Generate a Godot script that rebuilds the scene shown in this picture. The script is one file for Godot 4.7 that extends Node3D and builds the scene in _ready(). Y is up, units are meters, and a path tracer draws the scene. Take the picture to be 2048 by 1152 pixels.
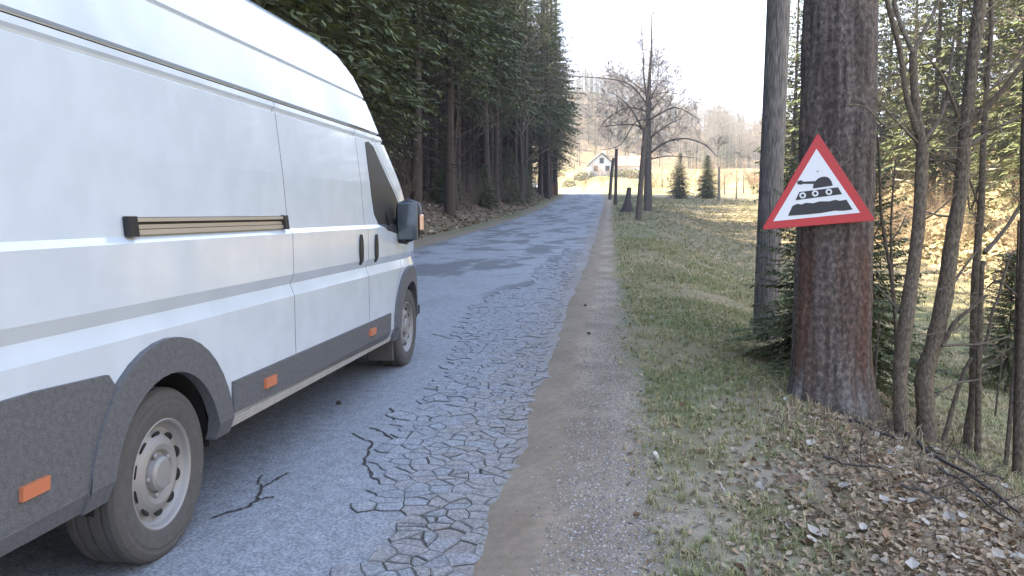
extends Node3D
# A shaded country road: white van overtaking on the near side, triangular tank sign on a spruce trunk, forest across the road, lit valley ahead.
# World: x to the right of the road, y up, s = -z metres ahead along the road.

var names := {}
var M := {}
const NEEDLE := Color(0.078, 0.092, 0.034)
var nz := FastNoiseLite.new()
var nz2 := FastNoiseLite.new()

# ---------------------------------------------------------------- helpers
func uname(n: String) -> String:
	if not names.has(n):
		names[n] = 0
		return n
	names[n] += 1
	return "%s_%03d" % [n, names[n]]

func tag(o: Node, label: String, category: String, group := "", kind := "") -> void:
	if label: o.set_meta("label", label)
	if category: o.set_meta("category", category)
	if group: o.set_meta("group", group)
	if kind: o.set_meta("kind", kind)

func thing(called: String, at: Vector3, label: String, category: String, group := "", turn := 0.0) -> Node3D:
	var o := Node3D.new()
	o.name = uname(called)
	add_child(o, true)
	o.position = at
	o.rotation.y = turn
	tag(o, label, category, group)
	return o

func part(parent: Node, called: String, mesh: Mesh, m: Material, at := Vector3.ZERO) -> MeshInstance3D:
	var o := MeshInstance3D.new()
	o.name = called if parent != self else uname(called)
	o.mesh = mesh
	o.material_override = m
	o.position = at
	parent.add_child(o, true)
	return o

func struct(called: String, mesh: Mesh, m: Material) -> MeshInstance3D:
	var o := part(self, called, mesh, m)
	o.set_meta("kind", "structure")
	return o

class MB:
	var v := PackedVector3Array()
	var n := PackedVector3Array()
	var c := PackedColorArray()
	func tri(a: Vector3, b: Vector3, d: Vector3, col := Color.WHITE, nn := Vector3.ZERO) -> void:
		var k := nn
		if k == Vector3.ZERO:
			k = (d - a).cross(b - a).normalized()
			v.append(a); v.append(b); v.append(d)
		elif (d - a).cross(b - a).dot(k) < 0.0:
			v.append(a); v.append(d); v.append(b)
		else:
			v.append(a); v.append(b); v.append(d)
		n.append(k); n.append(k); n.append(k)
		c.append(col); c.append(col); c.append(col)
	func trin(a: Vector3, b: Vector3, d: Vector3, na: Vector3, nb: Vector3, nd: Vector3, ca: Color, cb: Color, cd: Color) -> void:
		if (d - a).cross(b - a).dot(na + nb + nd) < 0.0:
			v.append(a); v.append(d); v.append(b)
			n.append(na); n.append(nd); n.append(nb)
			c.append(ca); c.append(cd); c.append(cb)
		else:
			v.append(a); v.append(b); v.append(d)
			n.append(na); n.append(nb); n.append(nd)
			c.append(ca); c.append(cb); c.append(cd)
	func quad(a: Vector3, b: Vector3, d: Vector3, e: Vector3, col := Color.WHITE, nn := Vector3.ZERO) -> void:
		tri(a, b, d, col, nn); tri(a, d, e, col, nn)
	func box(lo: Vector3, hi: Vector3, col := Color.WHITE, bv := 0.0) -> void:
		# box with optional chamfers
		if bv <= 0.0:
			obox(Transform3D(Basis(), (lo + hi) / 2.0), (hi - lo) / 2.0, col)
			return
		cbox(Transform3D(Basis(), (lo + hi) / 2.0), (hi - lo) / 2.0, bv, col)
	func obox(t: Transform3D, h: Vector3, col := Color.WHITE) -> void:
		for ax in 3:
			for sg in [-1.0, 1.0]:
				var w := Vector3.ZERO; w[ax] = sg * h[ax]
				var u := Vector3.ZERO; u[(ax + 1) % 3] = h[(ax + 1) % 3]
				var q := Vector3.ZERO; q[(ax + 2) % 3] = h[(ax + 2) % 3]
				if sg < 0.0: u = -u
				quad(t * (w - u - q), t * (w - u + q), t * (w + u + q), t * (w + u - q), col)
	func cbox(t: Transform3D, h: Vector3, bv: float, col := Color.WHITE) -> void:
		# chamfered box: 6 faces, 12 edge strips, 8 corners
		var p := func(sx: float, sy: float, sz: float, ax: int) -> Vector3:
			var r := Vector3(sx * (h.x - bv), sy * (h.y - bv), sz * (h.z - bv))
			r[ax] = [sx, sy, sz][ax] * h[ax]
			return t * r
		for ax in 3:
			for sg in [-1.0, 1.0]:
				var pts := []
				for k in [[-1.0, -1.0], [-1.0, 1.0], [1.0, 1.0], [1.0, -1.0]]:
					var d := [0.0, 0.0, 0.0]
					d[ax] = sg; d[(ax + 1) % 3] = k[0] * (1.0 if sg > 0 else -1.0); d[(ax + 2) % 3] = k[1]
					pts.append(p.call(d[0], d[1], d[2], ax))
				quad(pts[0], pts[1], pts[2], pts[3], col)
		for ax in 3:
			var b := (ax + 1) % 3
			var e := (ax + 2) % 3
			for s1 in [-1.0, 1.0]:
				for s2 in [-1.0, 1.0]:
					var d0 := [0.0, 0.0, 0.0]; d0[ax] = -1.0; d0[b] = s1; d0[e] = s2
					var d1 := [0.0, 0.0, 0.0]; d1[ax] = 1.0; d1[b] = s1; d1[e] = s2
					quad(p.call(d0[0], d0[1], d0[2], b), p.call(d1[0], d1[1], d1[2], b), p.call(d1[0], d1[1], d1[2], e), p.call(d0[0], d0[1], d0[2], e), col, t.basis * _dir(d0, d1))
		for sx in [-1.0, 1.0]:
			for sy in [-1.0, 1.0]:
				for sz in [-1.0, 1.0]:
					tri(p.call(sx, sy, sz, 0), p.call(sx, sy, sz, 1), p.call(sx, sy, sz, 2), col, (t.basis * Vector3(sx, sy, sz)).normalized())
	func _dir(d0: Array, d1: Array) -> Vector3:
		return Vector3(d0[0] + d1[0], d0[1] + d1[1], d0[2] + d1[2]).normalized()
	func tube(pts: Array, rad: Array, sides := 6, col := Color.WHITE, cap := true) -> void:
		var rings := []
		var nrm := []
		var up := Vector3(0.31, 0.2, 0.9).normalized()
		for i in pts.size():
			var d: Vector3 = (pts[min(i + 1, pts.size() - 1)] - pts[max(i - 1, 0)]).normalized()
			var a := d.cross(up)
			if a.length() < 0.05: a = d.cross(Vector3(0.9, 0.1, 0.1))
			a = a.normalized()
			var b := d.cross(a)
			up = -a.cross(d) if false else up
			var r := []
			var rn := []
			for k in sides:
				var t := TAU * k / sides
				var o := a * cos(t) + b * sin(t)
				r.append(pts[i] + o * rad[i]); rn.append(o)
			rings.append(r); nrm.append(rn)
		for i in pts.size() - 1:
			for k in sides:
				var k2 := (k + 1) % sides
				trin(rings[i][k], rings[i][k2], rings[i + 1][k2], nrm[i][k], nrm[i][k2], nrm[i + 1][k2], col, col, col)
				trin(rings[i][k], rings[i + 1][k2], rings[i + 1][k], nrm[i][k], nrm[i + 1][k2], nrm[i + 1][k], col, col, col)
		if cap:
			for k in sides:
				tri(rings[-1][k], rings[-1][(k + 1) % sides], pts[-1], col)
				tri(rings[0][(k + 1) % sides], rings[0][k], pts[0], col)
	func lathe(t: Transform3D, prof: Array, seg := 32, col := Color.WHITE) -> void:
		# prof: [radius, height] pairs; axis = local y
		for i in prof.size() - 1:
			var d := Vector2(prof[i + 1][0] - prof[i][0], prof[i + 1][1] - prof[i][1]).normalized()
			var nn := Vector2(d.y, -d.x)
			for k in seg:
				var a0 := TAU * k / seg
				var a1 := TAU * (k + 1) / seg
				var e0 := Vector3(cos(a0), 0, sin(a0))
				var e1 := Vector3(cos(a1), 0, sin(a1))
				var n0 := (t.basis * (e0 * nn.x + Vector3(0, nn.y, 0))).normalized()
				var n1 := (t.basis * (e1 * nn.x + Vector3(0, nn.y, 0))).normalized()
				var p00: Vector3 = t * (e0 * prof[i][0] + Vector3(0, prof[i][1], 0))
				var p10: Vector3 = t * (e1 * prof[i][0] + Vector3(0, prof[i][1], 0))
				var p01: Vector3 = t * (e0 * prof[i + 1][0] + Vector3(0, prof[i + 1][1], 0))
				var p11: Vector3 = t * (e1 * prof[i + 1][0] + Vector3(0, prof[i + 1][1], 0))
				trin(p00, p10, p11, n0, n1, n1, col, col, col)
				trin(p00, p11, p01, n0, n1, n0, col, col, col)
	func mesh() -> ArrayMesh:
		var a := []
		a.resize(Mesh.ARRAY_MAX)
		a[Mesh.ARRAY_VERTEX] = v; a[Mesh.ARRAY_NORMAL] = n; a[Mesh.ARRAY_COLOR] = c
		var m := ArrayMesh.new()
		m.add_surface_from_arrays(Mesh.PRIMITIVE_TRIANGLES, a)
		return m

func hash1(i: int) -> float:
	return fposmod(sin(float(i) * 12.9898 + 4.1) * 43758.5453, 1.0)

func interp(tab: Array, x: float) -> float:
	# smooth (Hermite) table look-up
	var n := tab.size()
	if x <= tab[0][0]: return tab[0][1]
	if x >= tab[n - 1][0]: return tab[n - 1][1]
	var i := 0
	while tab[i + 1][0] < x: i += 1
	var p0 = tab[max(i - 1, 0)]; var p1 = tab[i]; var p2 = tab[i + 1]; var p3 = tab[min(i + 2, n - 1)]
	var h: float = p2[0] - p1[0]
	var m1: float = (p2[1] - p0[1]) / max(p2[0] - p0[0], 0.001)
	var m2: float = (p3[1] - p1[1]) / max(p3[0] - p1[0], 0.001)
	var t: float = (x - p1[0]) / h
	var t2 := t * t
	var t3 := t2 * t
	return (2 * t3 - 3 * t2 + 1) * p1[1] + (t3 - 2 * t2 + t) * h * m1 + (-2 * t3 + 3 * t2) * p2[1] + (t3 - t2) * h * m2

func lerp_tab(tab: Array, x: float) -> float:
	var n := tab.size()
	if x <= tab[0][0]: return tab[0][1]
	for i in n - 1:
		if x <= tab[i + 1][0]:
			return lerpf(tab[i][1], tab[i + 1][1], (x - tab[i][0]) / max(tab[i + 1][0] - tab[i][0], 0.0001))
	return tab[n - 1][1]

# ---------------------------------------------------------------- terrain functions
const ROAD_TAB = [[-80, 0.0], [0, 0.0], [12, 0.03], [24, 0.2], [40, 0.45], [54, 0.75], [70, 1.25], [83, 1.8], [105, 2.5], [128, 3.2], [150, 3.6], [175, 4.4], [205, 6.5], [240, 9.5], [400, 12.0]]
const MEADOW_TAB = [[-80, 1.7], [25, 1.6], [60, 0.95], [100, 0.2], [115, 0.0]]
const EDGE_TAB = [[-60, 20.0], [0, 17.0], [20, 15.0], [33, 14.4], [41, 15.1], [52, 13.6], [62, 12.6], [75, 17.0], [100, 30.0], [140, 48.0], [400, 70.0]]
const HILL_TAB = [[-200, 46.0], [-14, 43.0], [5, 40.0], [22, 33.0], [43, 24.0], [70, 22.0], [300, 26.0]]

func ss(a: float, b: float, x: float) -> float:
	return smoothstep(a, b, x)

func road_shift(s: float) -> float:
	return -0.0012 * pow(maxf(0.0, s - 85.0), 2.0) if s < 300 else -55.5

func road_y(s: float) -> float:
	return interp(ROAD_TAB, s)

func ground_y(x: float, s: float) -> float:
	var u := x - road_shift(s)
	var y := road_y(s)
	if u > -0.62:
		var drop := lerp_tab([[-0.62, 0.03], [-0.45, -0.004], [0.0, 0.0], [1.2, 0.03], [1.5, 0.07], [2.1, 0.22], [3.0, 0.6], [4.6, 1.1], [6.8, 1.6], [9, 1.65]], u) / 1.6
		var near := ss(30.0, 60.0, s)
		var d2 := ss(3.2, 8.0, u)
		y -= lerpf(drop * 1.0, d2, near) * interp(MEADOW_TAB, s)
		y += nz.get_noise_2d(x * 30.0, s * 30.0) * 0.012 * ss(-0.7, 0.0, u)
		y += (nz.get_noise_2d(x * 18.0, s * 24.0 + 70) * 0.02 + nz2.get_noise_2d(x * 80.0, s * 80.0) * 0.008) * ss(-0.2, -0.4, u)
		y += nz.get_noise_2d(x * 9.0 + 50, s * 9.0) * 0.05 * ss(0.1, 1.2, u)
		var e := interp(EDGE_TAB, s)
		if u > e - 1.5:
			var q := u - e + 1.5
			y += (minf(q * q * 0.2, 0.3 + (q - 1.5) * 0.62) if q < 26.0 else 15.5 + (q - 26.0) * 0.12) * (1.0 - ss(78.0, 125.0, s) * 0.97)
			y += nz.get_noise_2d(x * 4.0, s * 4.0) * 0.5 * ss(0.0, 4.0, q)
	elif u > -5.42:
		y -= 0.07 if u > -5.3 and u < -0.75 else 0.02
	else:
		var q := -5.42 - u
		var fade := 1.0 - ss(108.0, 135.0, s) * 0.8
		y += (-0.004 + 0.03 * sin(minf(q, 1.0) * 3.1)) + (ss(0.6, 3.0, q) * 0.55 + maxf(0.0, minf(q - 2.2, 30.0)) * 0.24) * fade
		y += nz.get_noise_2d(x * 8.0, s * 8.0) * 0.09 * ss(0.5, 2.5, q) + nz.get_noise_2d(x * 30.0, s * 30.0) * 0.012
	if s > 225.0:
		y += ss(225.0, 345.0, s) * (interp(HILL_TAB, x) - 9.0)
		y += nz.get_noise_2d(x * 1.2, s * 1.2) * 3.0 * ss(240.0, 300.0, s)
	elif s > 120.0:
		y += ss(120.0, 200.0, s) * 2.2 * ss(0.0, 12.0, u) + nz.get_noise_2d(x * 2.0, s * 2.0) * 0.4 * ss(130.0, 160.0, s) * ss(3.0, 8.0, absf(u + 3.0))
	return y

func ground_color(x: float, s: float) -> Color:
	var u := x - road_shift(s)
	var a := nz.get_noise_2d(x * 14.0 + 9, s * 14.0)
	var b := nz.get_noise_2d(x * 55.0, s * 55.0 + 77)
	var d := nz.get_noise_2d(x * 3.0 + 200, s * 3.0)
	var green := Color(0.15, 0.175, 0.07)
	var tan_ := Color(0.34, 0.27, 0.17)
	var dirt := Color(0.27, 0.22, 0.18)
	var pale := Color(0.43, 0.385, 0.33)
	var brown := Color(0.16, 0.11, 0.075)
	var c: Color
	if u > -0.75:
		# dirt strip, gravel, grass
		c = dirt.lerp(Color(0.33, 0.28, 0.235), clampf(0.5 + b, 0, 1))
		var gr := ss(-0.38, -0.2, u + a * 0.14 + b * 0.05)
		c = c.lerp(Color(0.45, 0.385, 0.33).lerp(Color(0.25, 0.2, 0.165), clampf(0.42 + b * 1.2, 0, 1)), gr)
		var g := ss(0.02, 0.28, u + a * 0.22 + b * 0.06 - 0.03 + 0.12 * ss(5.0, 9.0, s))
		var gc := green.lerp(tan_, clampf(0.36 + a * 0.75 + b * 0.4, 0, 1))
		gc = gc.lerp(pale, clampf((b + d * 0.6 + 0.06) * 1.5, 0, 1) * (1.0 - ss(5.0, 8.5, s)) * 0.8)
		var lf := ss(0.2, 0.9, u * 0.62 - (s - 3.0) * 0.22 + a * 0.3)
		gc = gc.lerp(brown.lerp(Color(0.29, 0.22, 0.16), clampf(0.5 + b, 0, 1)), lf * 0.8)
		if u > 2.6:
			var mg := green.lerp(Color(0.38, 0.31, 0.2), clampf(0.35 + d * 0.9 + a * 0.5 + ss(18.0, 30.0, s) * 0.5, 0, 1))
			gc = gc.lerp(mg, ss(2.6, 3.6, u))
		c = c.lerp(gc, g)
		var e := interp(EDGE_TAB, s)
		if s < 135.0:
			var hb := Color(0.32, 0.27, 0.185).lerp(Color(0.42, 0.385, 0.23), clampf(0.4 + a + d, 0, 1))
			c = c.lerp(hb, ss(-1.0, 1.5, u - e + a))
	else:
		var q := -5.42 - u
		c = dirt.lerp(green, ss(0.1, 0.5, q + a * 0.2) * clampf(0.5 + d + ss(40.0, 80.0, s) * 0.5, 0, 1))
		c = c.lerp(brown.lerp(Color(0.17, 0.11, 0.07), clampf(0.5 + b + a * 0.5, 0, 1)), ss(0.8, 2.2, q + a * 0.5))
	if s > 105.0:
		var f := Color(0.27, 0.27, 0.10).lerp(Color(0.4, 0.34, 0.2), clampf(0.45 + d * 1.2, 0, 1))
		c = c.lerp(f, ss(105.0, 118.0, s + a * 6.0) * (ss(-9.0, -6.5, u) if s < 125.0 else 1.0) * (0.0 if u > -5.6 and u < 0.3 and s < 160.0 else 1.0))
		c = c.lerp(Color(0.22, 0.175, 0.12), ss(235.0, 255.0, s + d * 20.0))
	return c

func gp(x: float, s: float, lift := 0.0) -> Vector3:
	return Vector3(x, ground_y(x, s) + lift, -s)

func lines(segs: Array) -> Array:
	# segs: [from, to, step]
	var out := []
	for g in segs:
		var n := int(round((g[1] - g[0]) / g[2]))
		for i in n: out.append(g[0] + (g[1] - g[0]) * i / float(n))
	out.append(segs[-1][1])
	return out

func build_ground() -> void:
	var us := lines([[-320, -120, 25], [-120, -45, 7.5], [-45, -12, 1.5], [-12, -6, 0.4], [-6, -5.0, 0.1], [-5.0, -0.9, 1.37], [-0.9, 2.6, 0.07], [2.6, 6.0, 0.2], [6, 20, 0.5], [20, 50, 1.5], [50, 120, 7.0], [120, 420, 30.0]])
	var sl := lines([[-45, -5, 4.0], [-5, 2, 0.5], [2, 9, 0.07], [9, 16, 0.14], [16, 32, 0.4], [32, 75, 1.0], [75, 150, 2.5], [150, 420, 6.0], [420, 1200, 60.0]])
	var nu := us.size()
	var ns := sl.size()
	var v := PackedVector3Array(); var c := PackedColorArray(); var idx := PackedInt32Array()
	for j in ns:
		for i in nu:
			var x: float = us[i] + road_shift(sl[j])
			v.append(gp(x, sl[j])); c.append(ground_color(x, sl[j]))
	var nn := PackedVector3Array()
	nn.resize(v.size())
	for j in ns:
		for i in nu:
			var ex := v[j * nu + mini(i + 1, nu - 1)] - v[j * nu + maxi(i - 1, 0)]
			var ez := v[mini(j + 1, ns - 1) * nu + i] - v[maxi(j - 1, 0) * nu + i]
			nn[j * nu + i] = ex.cross(ez).normalized()
			if j < ns - 1 and i < nu - 1:
				var k := j * nu + i
				idx.append_array(PackedInt32Array([k, k + nu, k + nu + 1, k, k + nu + 1, k + 1]))
	var a := []
	a.resize(Mesh.ARRAY_MAX)
	a[Mesh.ARRAY_VERTEX] = v; a[Mesh.ARRAY_NORMAL] = nn; a[Mesh.ARRAY_COLOR] = c; a[Mesh.ARRAY_INDEX] = idx
	var m := ArrayMesh.new()
	m.add_surface_from_arrays(Mesh.PRIMITIVE_TRIANGLES, a)
	ground = struct("ground", m, M.soil)
	tag(ground, "grassy verge, meadow and leaf strewn banks beside the road", "")

var ground: MeshInstance3D
var road: MeshInstance3D

# ---------------------------------------------------------------- textures and materials
func noise_img(seed_: int, freq: float, size: int, oct := 4, type := FastNoiseLite.TYPE_SIMPLEX_SMOOTH) -> Image:
	var f := FastNoiseLite.new()
	f.seed = seed_; f.frequency = freq; f.noise_type = type; f.fractal_octaves = oct
	return f.get_seamless_image(size, size)

func mix_tex(layers: Array, size: int, lo: float, hi: float, speck := 0.0) -> Dictionary:
	# layers: [image, weight]; gives grey albedo texture between lo and hi and a matching normal map
	var im := Image.create(size, size, false, Image.FORMAT_RGBA8)
	var r := RandomNumberGenerator.new(); r.seed = 5
	for y in size:
		for x in size:
			var t := 0.0
			for l in layers: t += l[0].get_pixel(x, y).r * l[1]
			var g := clampf(lerpf(lo, hi, clampf((t - 0.5) * 1.8 + 0.5, 0, 1)), 0, 1)
			if speck > 0.0 and r.randf() < speck: g = clampf(g * (1.25 if r.randf() < 0.6 else 0.6), 0, 1)
			im.set_pixel(x, y, Color(g, g, g))
	var nm := im.duplicate()
	nm.bump_map_to_normal_map(6.0)
	return {"a": ImageTexture.create_from_image(im), "n": ImageTexture.create_from_image(nm)}

func mat(col: Color, rough := 0.8, metal := 0.0) -> StandardMaterial3D:
	var m := StandardMaterial3D.new()
	m.albedo_color = col.linear_to_srgb()
	m.roughness = rough; m.metallic = metal
	return m

func vmat(rough := 0.85, tex = null, scale := 1.0, nstr := 0.0, world := true) -> StandardMaterial3D:
	var m := StandardMaterial3D.new()
	m.vertex_color_use_as_albedo = true
	m.roughness = rough
	if tex:
		m.albedo_texture = tex.a
		m.uv1_triplanar = true
		m.uv1_world_triplanar = world
		m.uv1_scale = Vector3.ONE * scale
		if nstr > 0.0:
			m.normal_enabled = true; m.normal_texture = tex.n; m.normal_scale = nstr
	return m

func make_materials() -> void:
	var fine := mix_tex([[noise_img(1, 0.09, 512, 3), 0.55], [noise_img(2, 0.02, 512, 3), 0.25], [noise_img(8, 0.3, 512, 1), 0.2]], 512, 0.62, 1.0, 0.10)
	var soil := mix_tex([[noise_img(3, 0.14, 512, 3), 0.5], [noise_img(4, 0.35, 512, 1), 0.3], [noise_img(9, 0.012, 512, 3), 0.2]], 512, 0.66, 1.0, 0.10)
	var bark_i := noise_img(6, 0.03, 512, 4)
	bark_i.resize(512, 512)
	var bark := mix_tex([[bark_i, 0.6], [noise_img(7, 0.08, 512, 3, FastNoiseLite.TYPE_CELLULAR), 0.4]], 512, 0.45, 1.0)
	M.asphalt = vmat(0.82, fine, 0.9, 0.5)
	M.soil = vmat(0.95, soil, 1.9, 0.35)
	M.soil.albedo_color = Color(1.0, 0.965, 0.89)
	M.bark = vmat(0.9, bark, 2.2, 1.0)
	M.bark.uv1_scale = Vector3(1.7, 1.05, 1.7)
	M.thin_bark = vmat(0.85, bark, 3.0, 0.5)
	M.thin_bark.uv1_scale = Vector3(3.2, 1.1, 3.2)
	M.needles = vmat(0.75)
	M.needles.backlight_enabled = true
	M.needles.backlight = Color(0.13, 0.15, 0.03).linear_to_srgb()
	M.twigs = vmat(0.85)
	M.leaf = vmat(0.8)
	M.leaf.albedo_color = Color(1.0, 0.97, 0.91)
	M.grass = vmat(0.8)
	M.grass.backlight_enabled = true
	M.grass.backlight = Color(0.05, 0.06, 0.02).linear_to_srgb()
	M.stone = vmat(0.9)
	M.wood = vmat(0.85, bark, 1.6, 0.5)
	M.wood.uv1_scale = Vector3(3.0, 0.25, 3.0)
	# van
	M.paint = mat(Color(0.58, 0.64, 0.71), 0.2)
	M.paint.clearcoat_enabled = true; M.paint.clearcoat = 0.7; M.paint.clearcoat_roughness = 0.06
	var dirt := Image.create(256, 256, false, Image.FORMAT_RGBA8)
	var dn := noise_img(21, 0.02, 256, 5)
	for y in 256:
		for x in 256:
			var k := clampf((dn.get_pixel(x, y).r - 0.5) * 0.06, -0.012, 0.012)
			dirt.set_pixel(x, y, Color(0.97 + k, 0.97 + k, 0.965 + k))
	M.paint.albedo_texture = ImageTexture.create_from_image(dirt)
	M.paint.uv1_triplanar = true
	M.paint.uv1_scale = Vector3.ONE * 0.7
	M.plastic = vmat(0.62, fine, 3.0, 0.2, false)
	M.black = mat(Color(0.012, 0.012, 0.014), 0.45)
	M.cavity = mat(Color(0.012, 0.011, 0.01), 0.95)
	M.rubber = vmat(0.85, soil, 3.0, 0.3, false)
	M.steel = mat(Color(0.27, 0.26, 0.25), 0.55, 0.35)
	M.orange = mat(Color(0.46, 0.15, 0.07), 0.35)
	M.sill = vmat(0.6, soil, 1.4, 0.1, false)
	M.railmetal = mat(Color(0.5, 0.45, 0.38), 0.4, 0.5)
	M.glass = mat(Color(0.05, 0.06, 0.06), 0.03)
	M.glass.transparency = BaseMaterial3D.TRANSPARENCY_ALPHA
	M.glass.albedo_color.a = 0.08
	M.sign_red = mat(Color(0.5, 0.03, 0.035), 0.45)
	M.sign_white = mat(Color(0.74, 0.76, 0.79), 0.4)
	M.sign_black = mat(Color(0.022, 0.022, 0.026), 0.5)
	M.galv = mat(Color(0.42, 0.43, 0.44), 0.5, 0.6)
	M.wall = mat(Color(0.62, 0.62, 0.62), 0.9)
	M.tile = mat(Color(0.30, 0.16, 0.13), 0.85)
	M.slate = mat(Color(0.10, 0.09, 0.09), 0.8)
	M.window = mat(Color(0.03, 0.035, 0.04), 0.1)

# ---------------------------------------------------------------- vegetation
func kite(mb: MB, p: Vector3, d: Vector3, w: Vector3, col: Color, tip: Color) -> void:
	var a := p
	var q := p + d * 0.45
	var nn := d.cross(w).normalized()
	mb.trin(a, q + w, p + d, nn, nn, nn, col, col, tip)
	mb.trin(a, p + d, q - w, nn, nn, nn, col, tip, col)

func spruce(seed_: int, h: float, cb: float, R: float, det := 1.0, tint := NEEDLE, trunk_r := 0.0, dead := 0, spray := 1.0) -> Dictionary:
	var r := RandomNumberGenerator.new(); r.seed = seed_
	var tr := MB.new(); var cr := MB.new()
	var tr0 := trunk_r if trunk_r > 0 else h * 0.0085 + 0.02
	var pts := []; var rad := []
	var bend := Vector3(r.randf_range(-1, 1), 0, r.randf_range(-1, 1)) * h * 0.008
	for i in 9:
		var t := i / 8.0
		pts.append(Vector3(0, h * t - (0.25 if i == 0 else 0.0), 0) + bend * sin(t * 3.0))
		rad.append(tr0 * (1.0 - t * 0.93) * (1.25 if i == 0 else 1.0))
	var bc := Color(0.14, 0.10, 0.075)
	tr.tube(pts, rad, 8, bc)
	# dead lower branches
	for i in dead:
		var y := r.randf_range(0.08, cb / h + 0.05) * h
		var a := r.randf() * TAU
		var L := r.randf_range(0.5, 2.2)
		var d := Vector3(cos(a), r.randf_range(-0.35, 0.15), sin(a)) * L
		tr.tube([Vector3(0, y, 0), Vector3(0, y, 0) + d * 0.5, Vector3(0, y - 0.15 * L, 0) + d], [0.02, 0.014, 0.006], 3, bc * 0.9, false)
		for k in 4:
			var q := Vector3(0, y - 0.04 * L, 0) + d * r.randf_range(0.35, 0.95)
			tr.tube([q, q + Vector3(r.randf_range(-1, 1), r.randf_range(-0.8, 0.1), r.randf_range(-1, 1)) * 0.35 * L], [0.008, 0.004], 3, bc * 0.9, false)
	var y := cb
	var az := r.randf() * TAU
	var step := 0.36 / sqrt(det) * (h / 22.0) * 1.0
	while y < h * 0.985:
		var t := (y - cb) / (h - cb)
		var n := 5 + (1 if r.randf() < 0.5 else 0)
		for k in n:
			az += TAU / n + r.randf_range(-0.35, 0.35)
			var yy := y + r.randf_range(-0.5, 0.5) * step
			var L := R * pow(1.0 - t, 0.78) * r.randf_range(0.62, 1.12) * (0.65 + 0.35 * ss(0.0, 0.12, t)) + 0.12
			var el := lerpf(-0.28, 0.55, t) + r.randf_range(-0.12, 0.12)
			var out := Vector3(cos(az), 0, sin(az))
			var side := Vector3(-sin(az), 0, cos(az))
			var base := Vector3(0, yy, 0) + bend * sin(yy / h * 3.0)
			var P := func(q: float) -> Vector3:
				return base + out * L * q + Vector3(0, L * (el * q - 0.34 * q * q * (1.0 - t) + 0.16 * q * q * q), 0)
			var w := 0.012 + L * 0.006
			var p0: Vector3 = P.call(0.0); var p1: Vector3 = P.call(0.5); var p2: Vector3 = P.call(0.95)
			cr.quad(p0 + side * w, p1 + side * w * 0.6, p1 - side * w * 0.6, p0 - side * w, bc)
			cr.quad(p1 + side * w * 0.6, p2, p2, p1 - side * w * 0.6, bc)
			var m := int(L * 6.5 * det / (spray * spray)) + 4
			var tone := r.randf_range(0.7, 1.35)
			for j in m:
				var q := 0.12 + 0.9 * (j + r.randf()) / m
				var sg := 1.0 if j % 2 == 0 else -1.0
				var p: Vector3 = P.call(minf(q, 1.0))
				var l := clampf(L * r.randf_range(0.16, 0.3) * (1.15 - 0.5 * q), 0.12, 0.75) * spray
				var d := (out * r.randf_range(0.35, 0.8) + side * sg * r.randf_range(0.35, 0.95) + Vector3(0, r.randf_range(-0.75, 0.1), 0)).normalized() * l
				var wv := d.cross(Vector3(r.randf_range(-0.5, 0.5), 1, r.randf_range(-0.5, 0.5))).normalized() * l * r.randf_range(0.13, 0.22)
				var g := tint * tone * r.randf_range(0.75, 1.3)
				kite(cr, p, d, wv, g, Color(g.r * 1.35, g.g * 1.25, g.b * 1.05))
		y += step * r.randf_range(0.8, 1.25)
	for k in 6:
		var a := k * TAU / 6
		kite(cr, Vector3(0, h * 0.96, 0), Vector3(cos(a) * 0.15, h * 0.045, sin(a) * 0.15), Vector3(-sin(a), 0, cos(a)) * 0.05, tint, tint * 1.3)
	return {"trunk": tr.mesh(), "crown": cr.mesh()}

func grow(mb: MB, r: RandomNumberGenerator, p: Vector3, d: Vector3, len_: float, rad: float, depth: int, col: Color, spread := 0.6, rise := 0.12, minr := 0.0) -> void:
	rad = maxf(rad, minr)
	var segs := 3 if depth > 0 else 2
	var pts := [p]; var rr := [rad]
	var dd := d
	for i in segs:
		dd = (dd + Vector3(r.randf_range(-1, 1), r.randf_range(-1, 1) + rise, r.randf_range(-1, 1)) * 0.16).normalized()
		pts.append(pts[-1] + dd * len_ / segs)
		rr.append(rad * (1.0 - 0.65 * (i + 1) / segs))
	mb.tube(pts, rr, 4 if depth > 1 else 3, col, false)
	if depth <= 0: return
	var n := r.randi_range(3, 5)
	for i in n:
		var t := r.randf_range(0.3, 1.0)
		var k := mini(int(t * segs), segs - 1)
		var q: Vector3 = pts[k].lerp(pts[k + 1], t * segs - k)
		var ax := Vector3(r.randf_range(-1, 1), r.randf_range(-1, 1), r.randf_range(-1, 1)).normalized()
		var nd := (dd + ax * spread * 1.5 + Vector3(0, rise, 0)).normalized()
		grow(mb, r, q, nd, len_ * r.randf_range(0.45, 0.72), rad * 0.5 * (1.1 - t * 0.4), depth - 1, col, spread, rise, minr)

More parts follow.
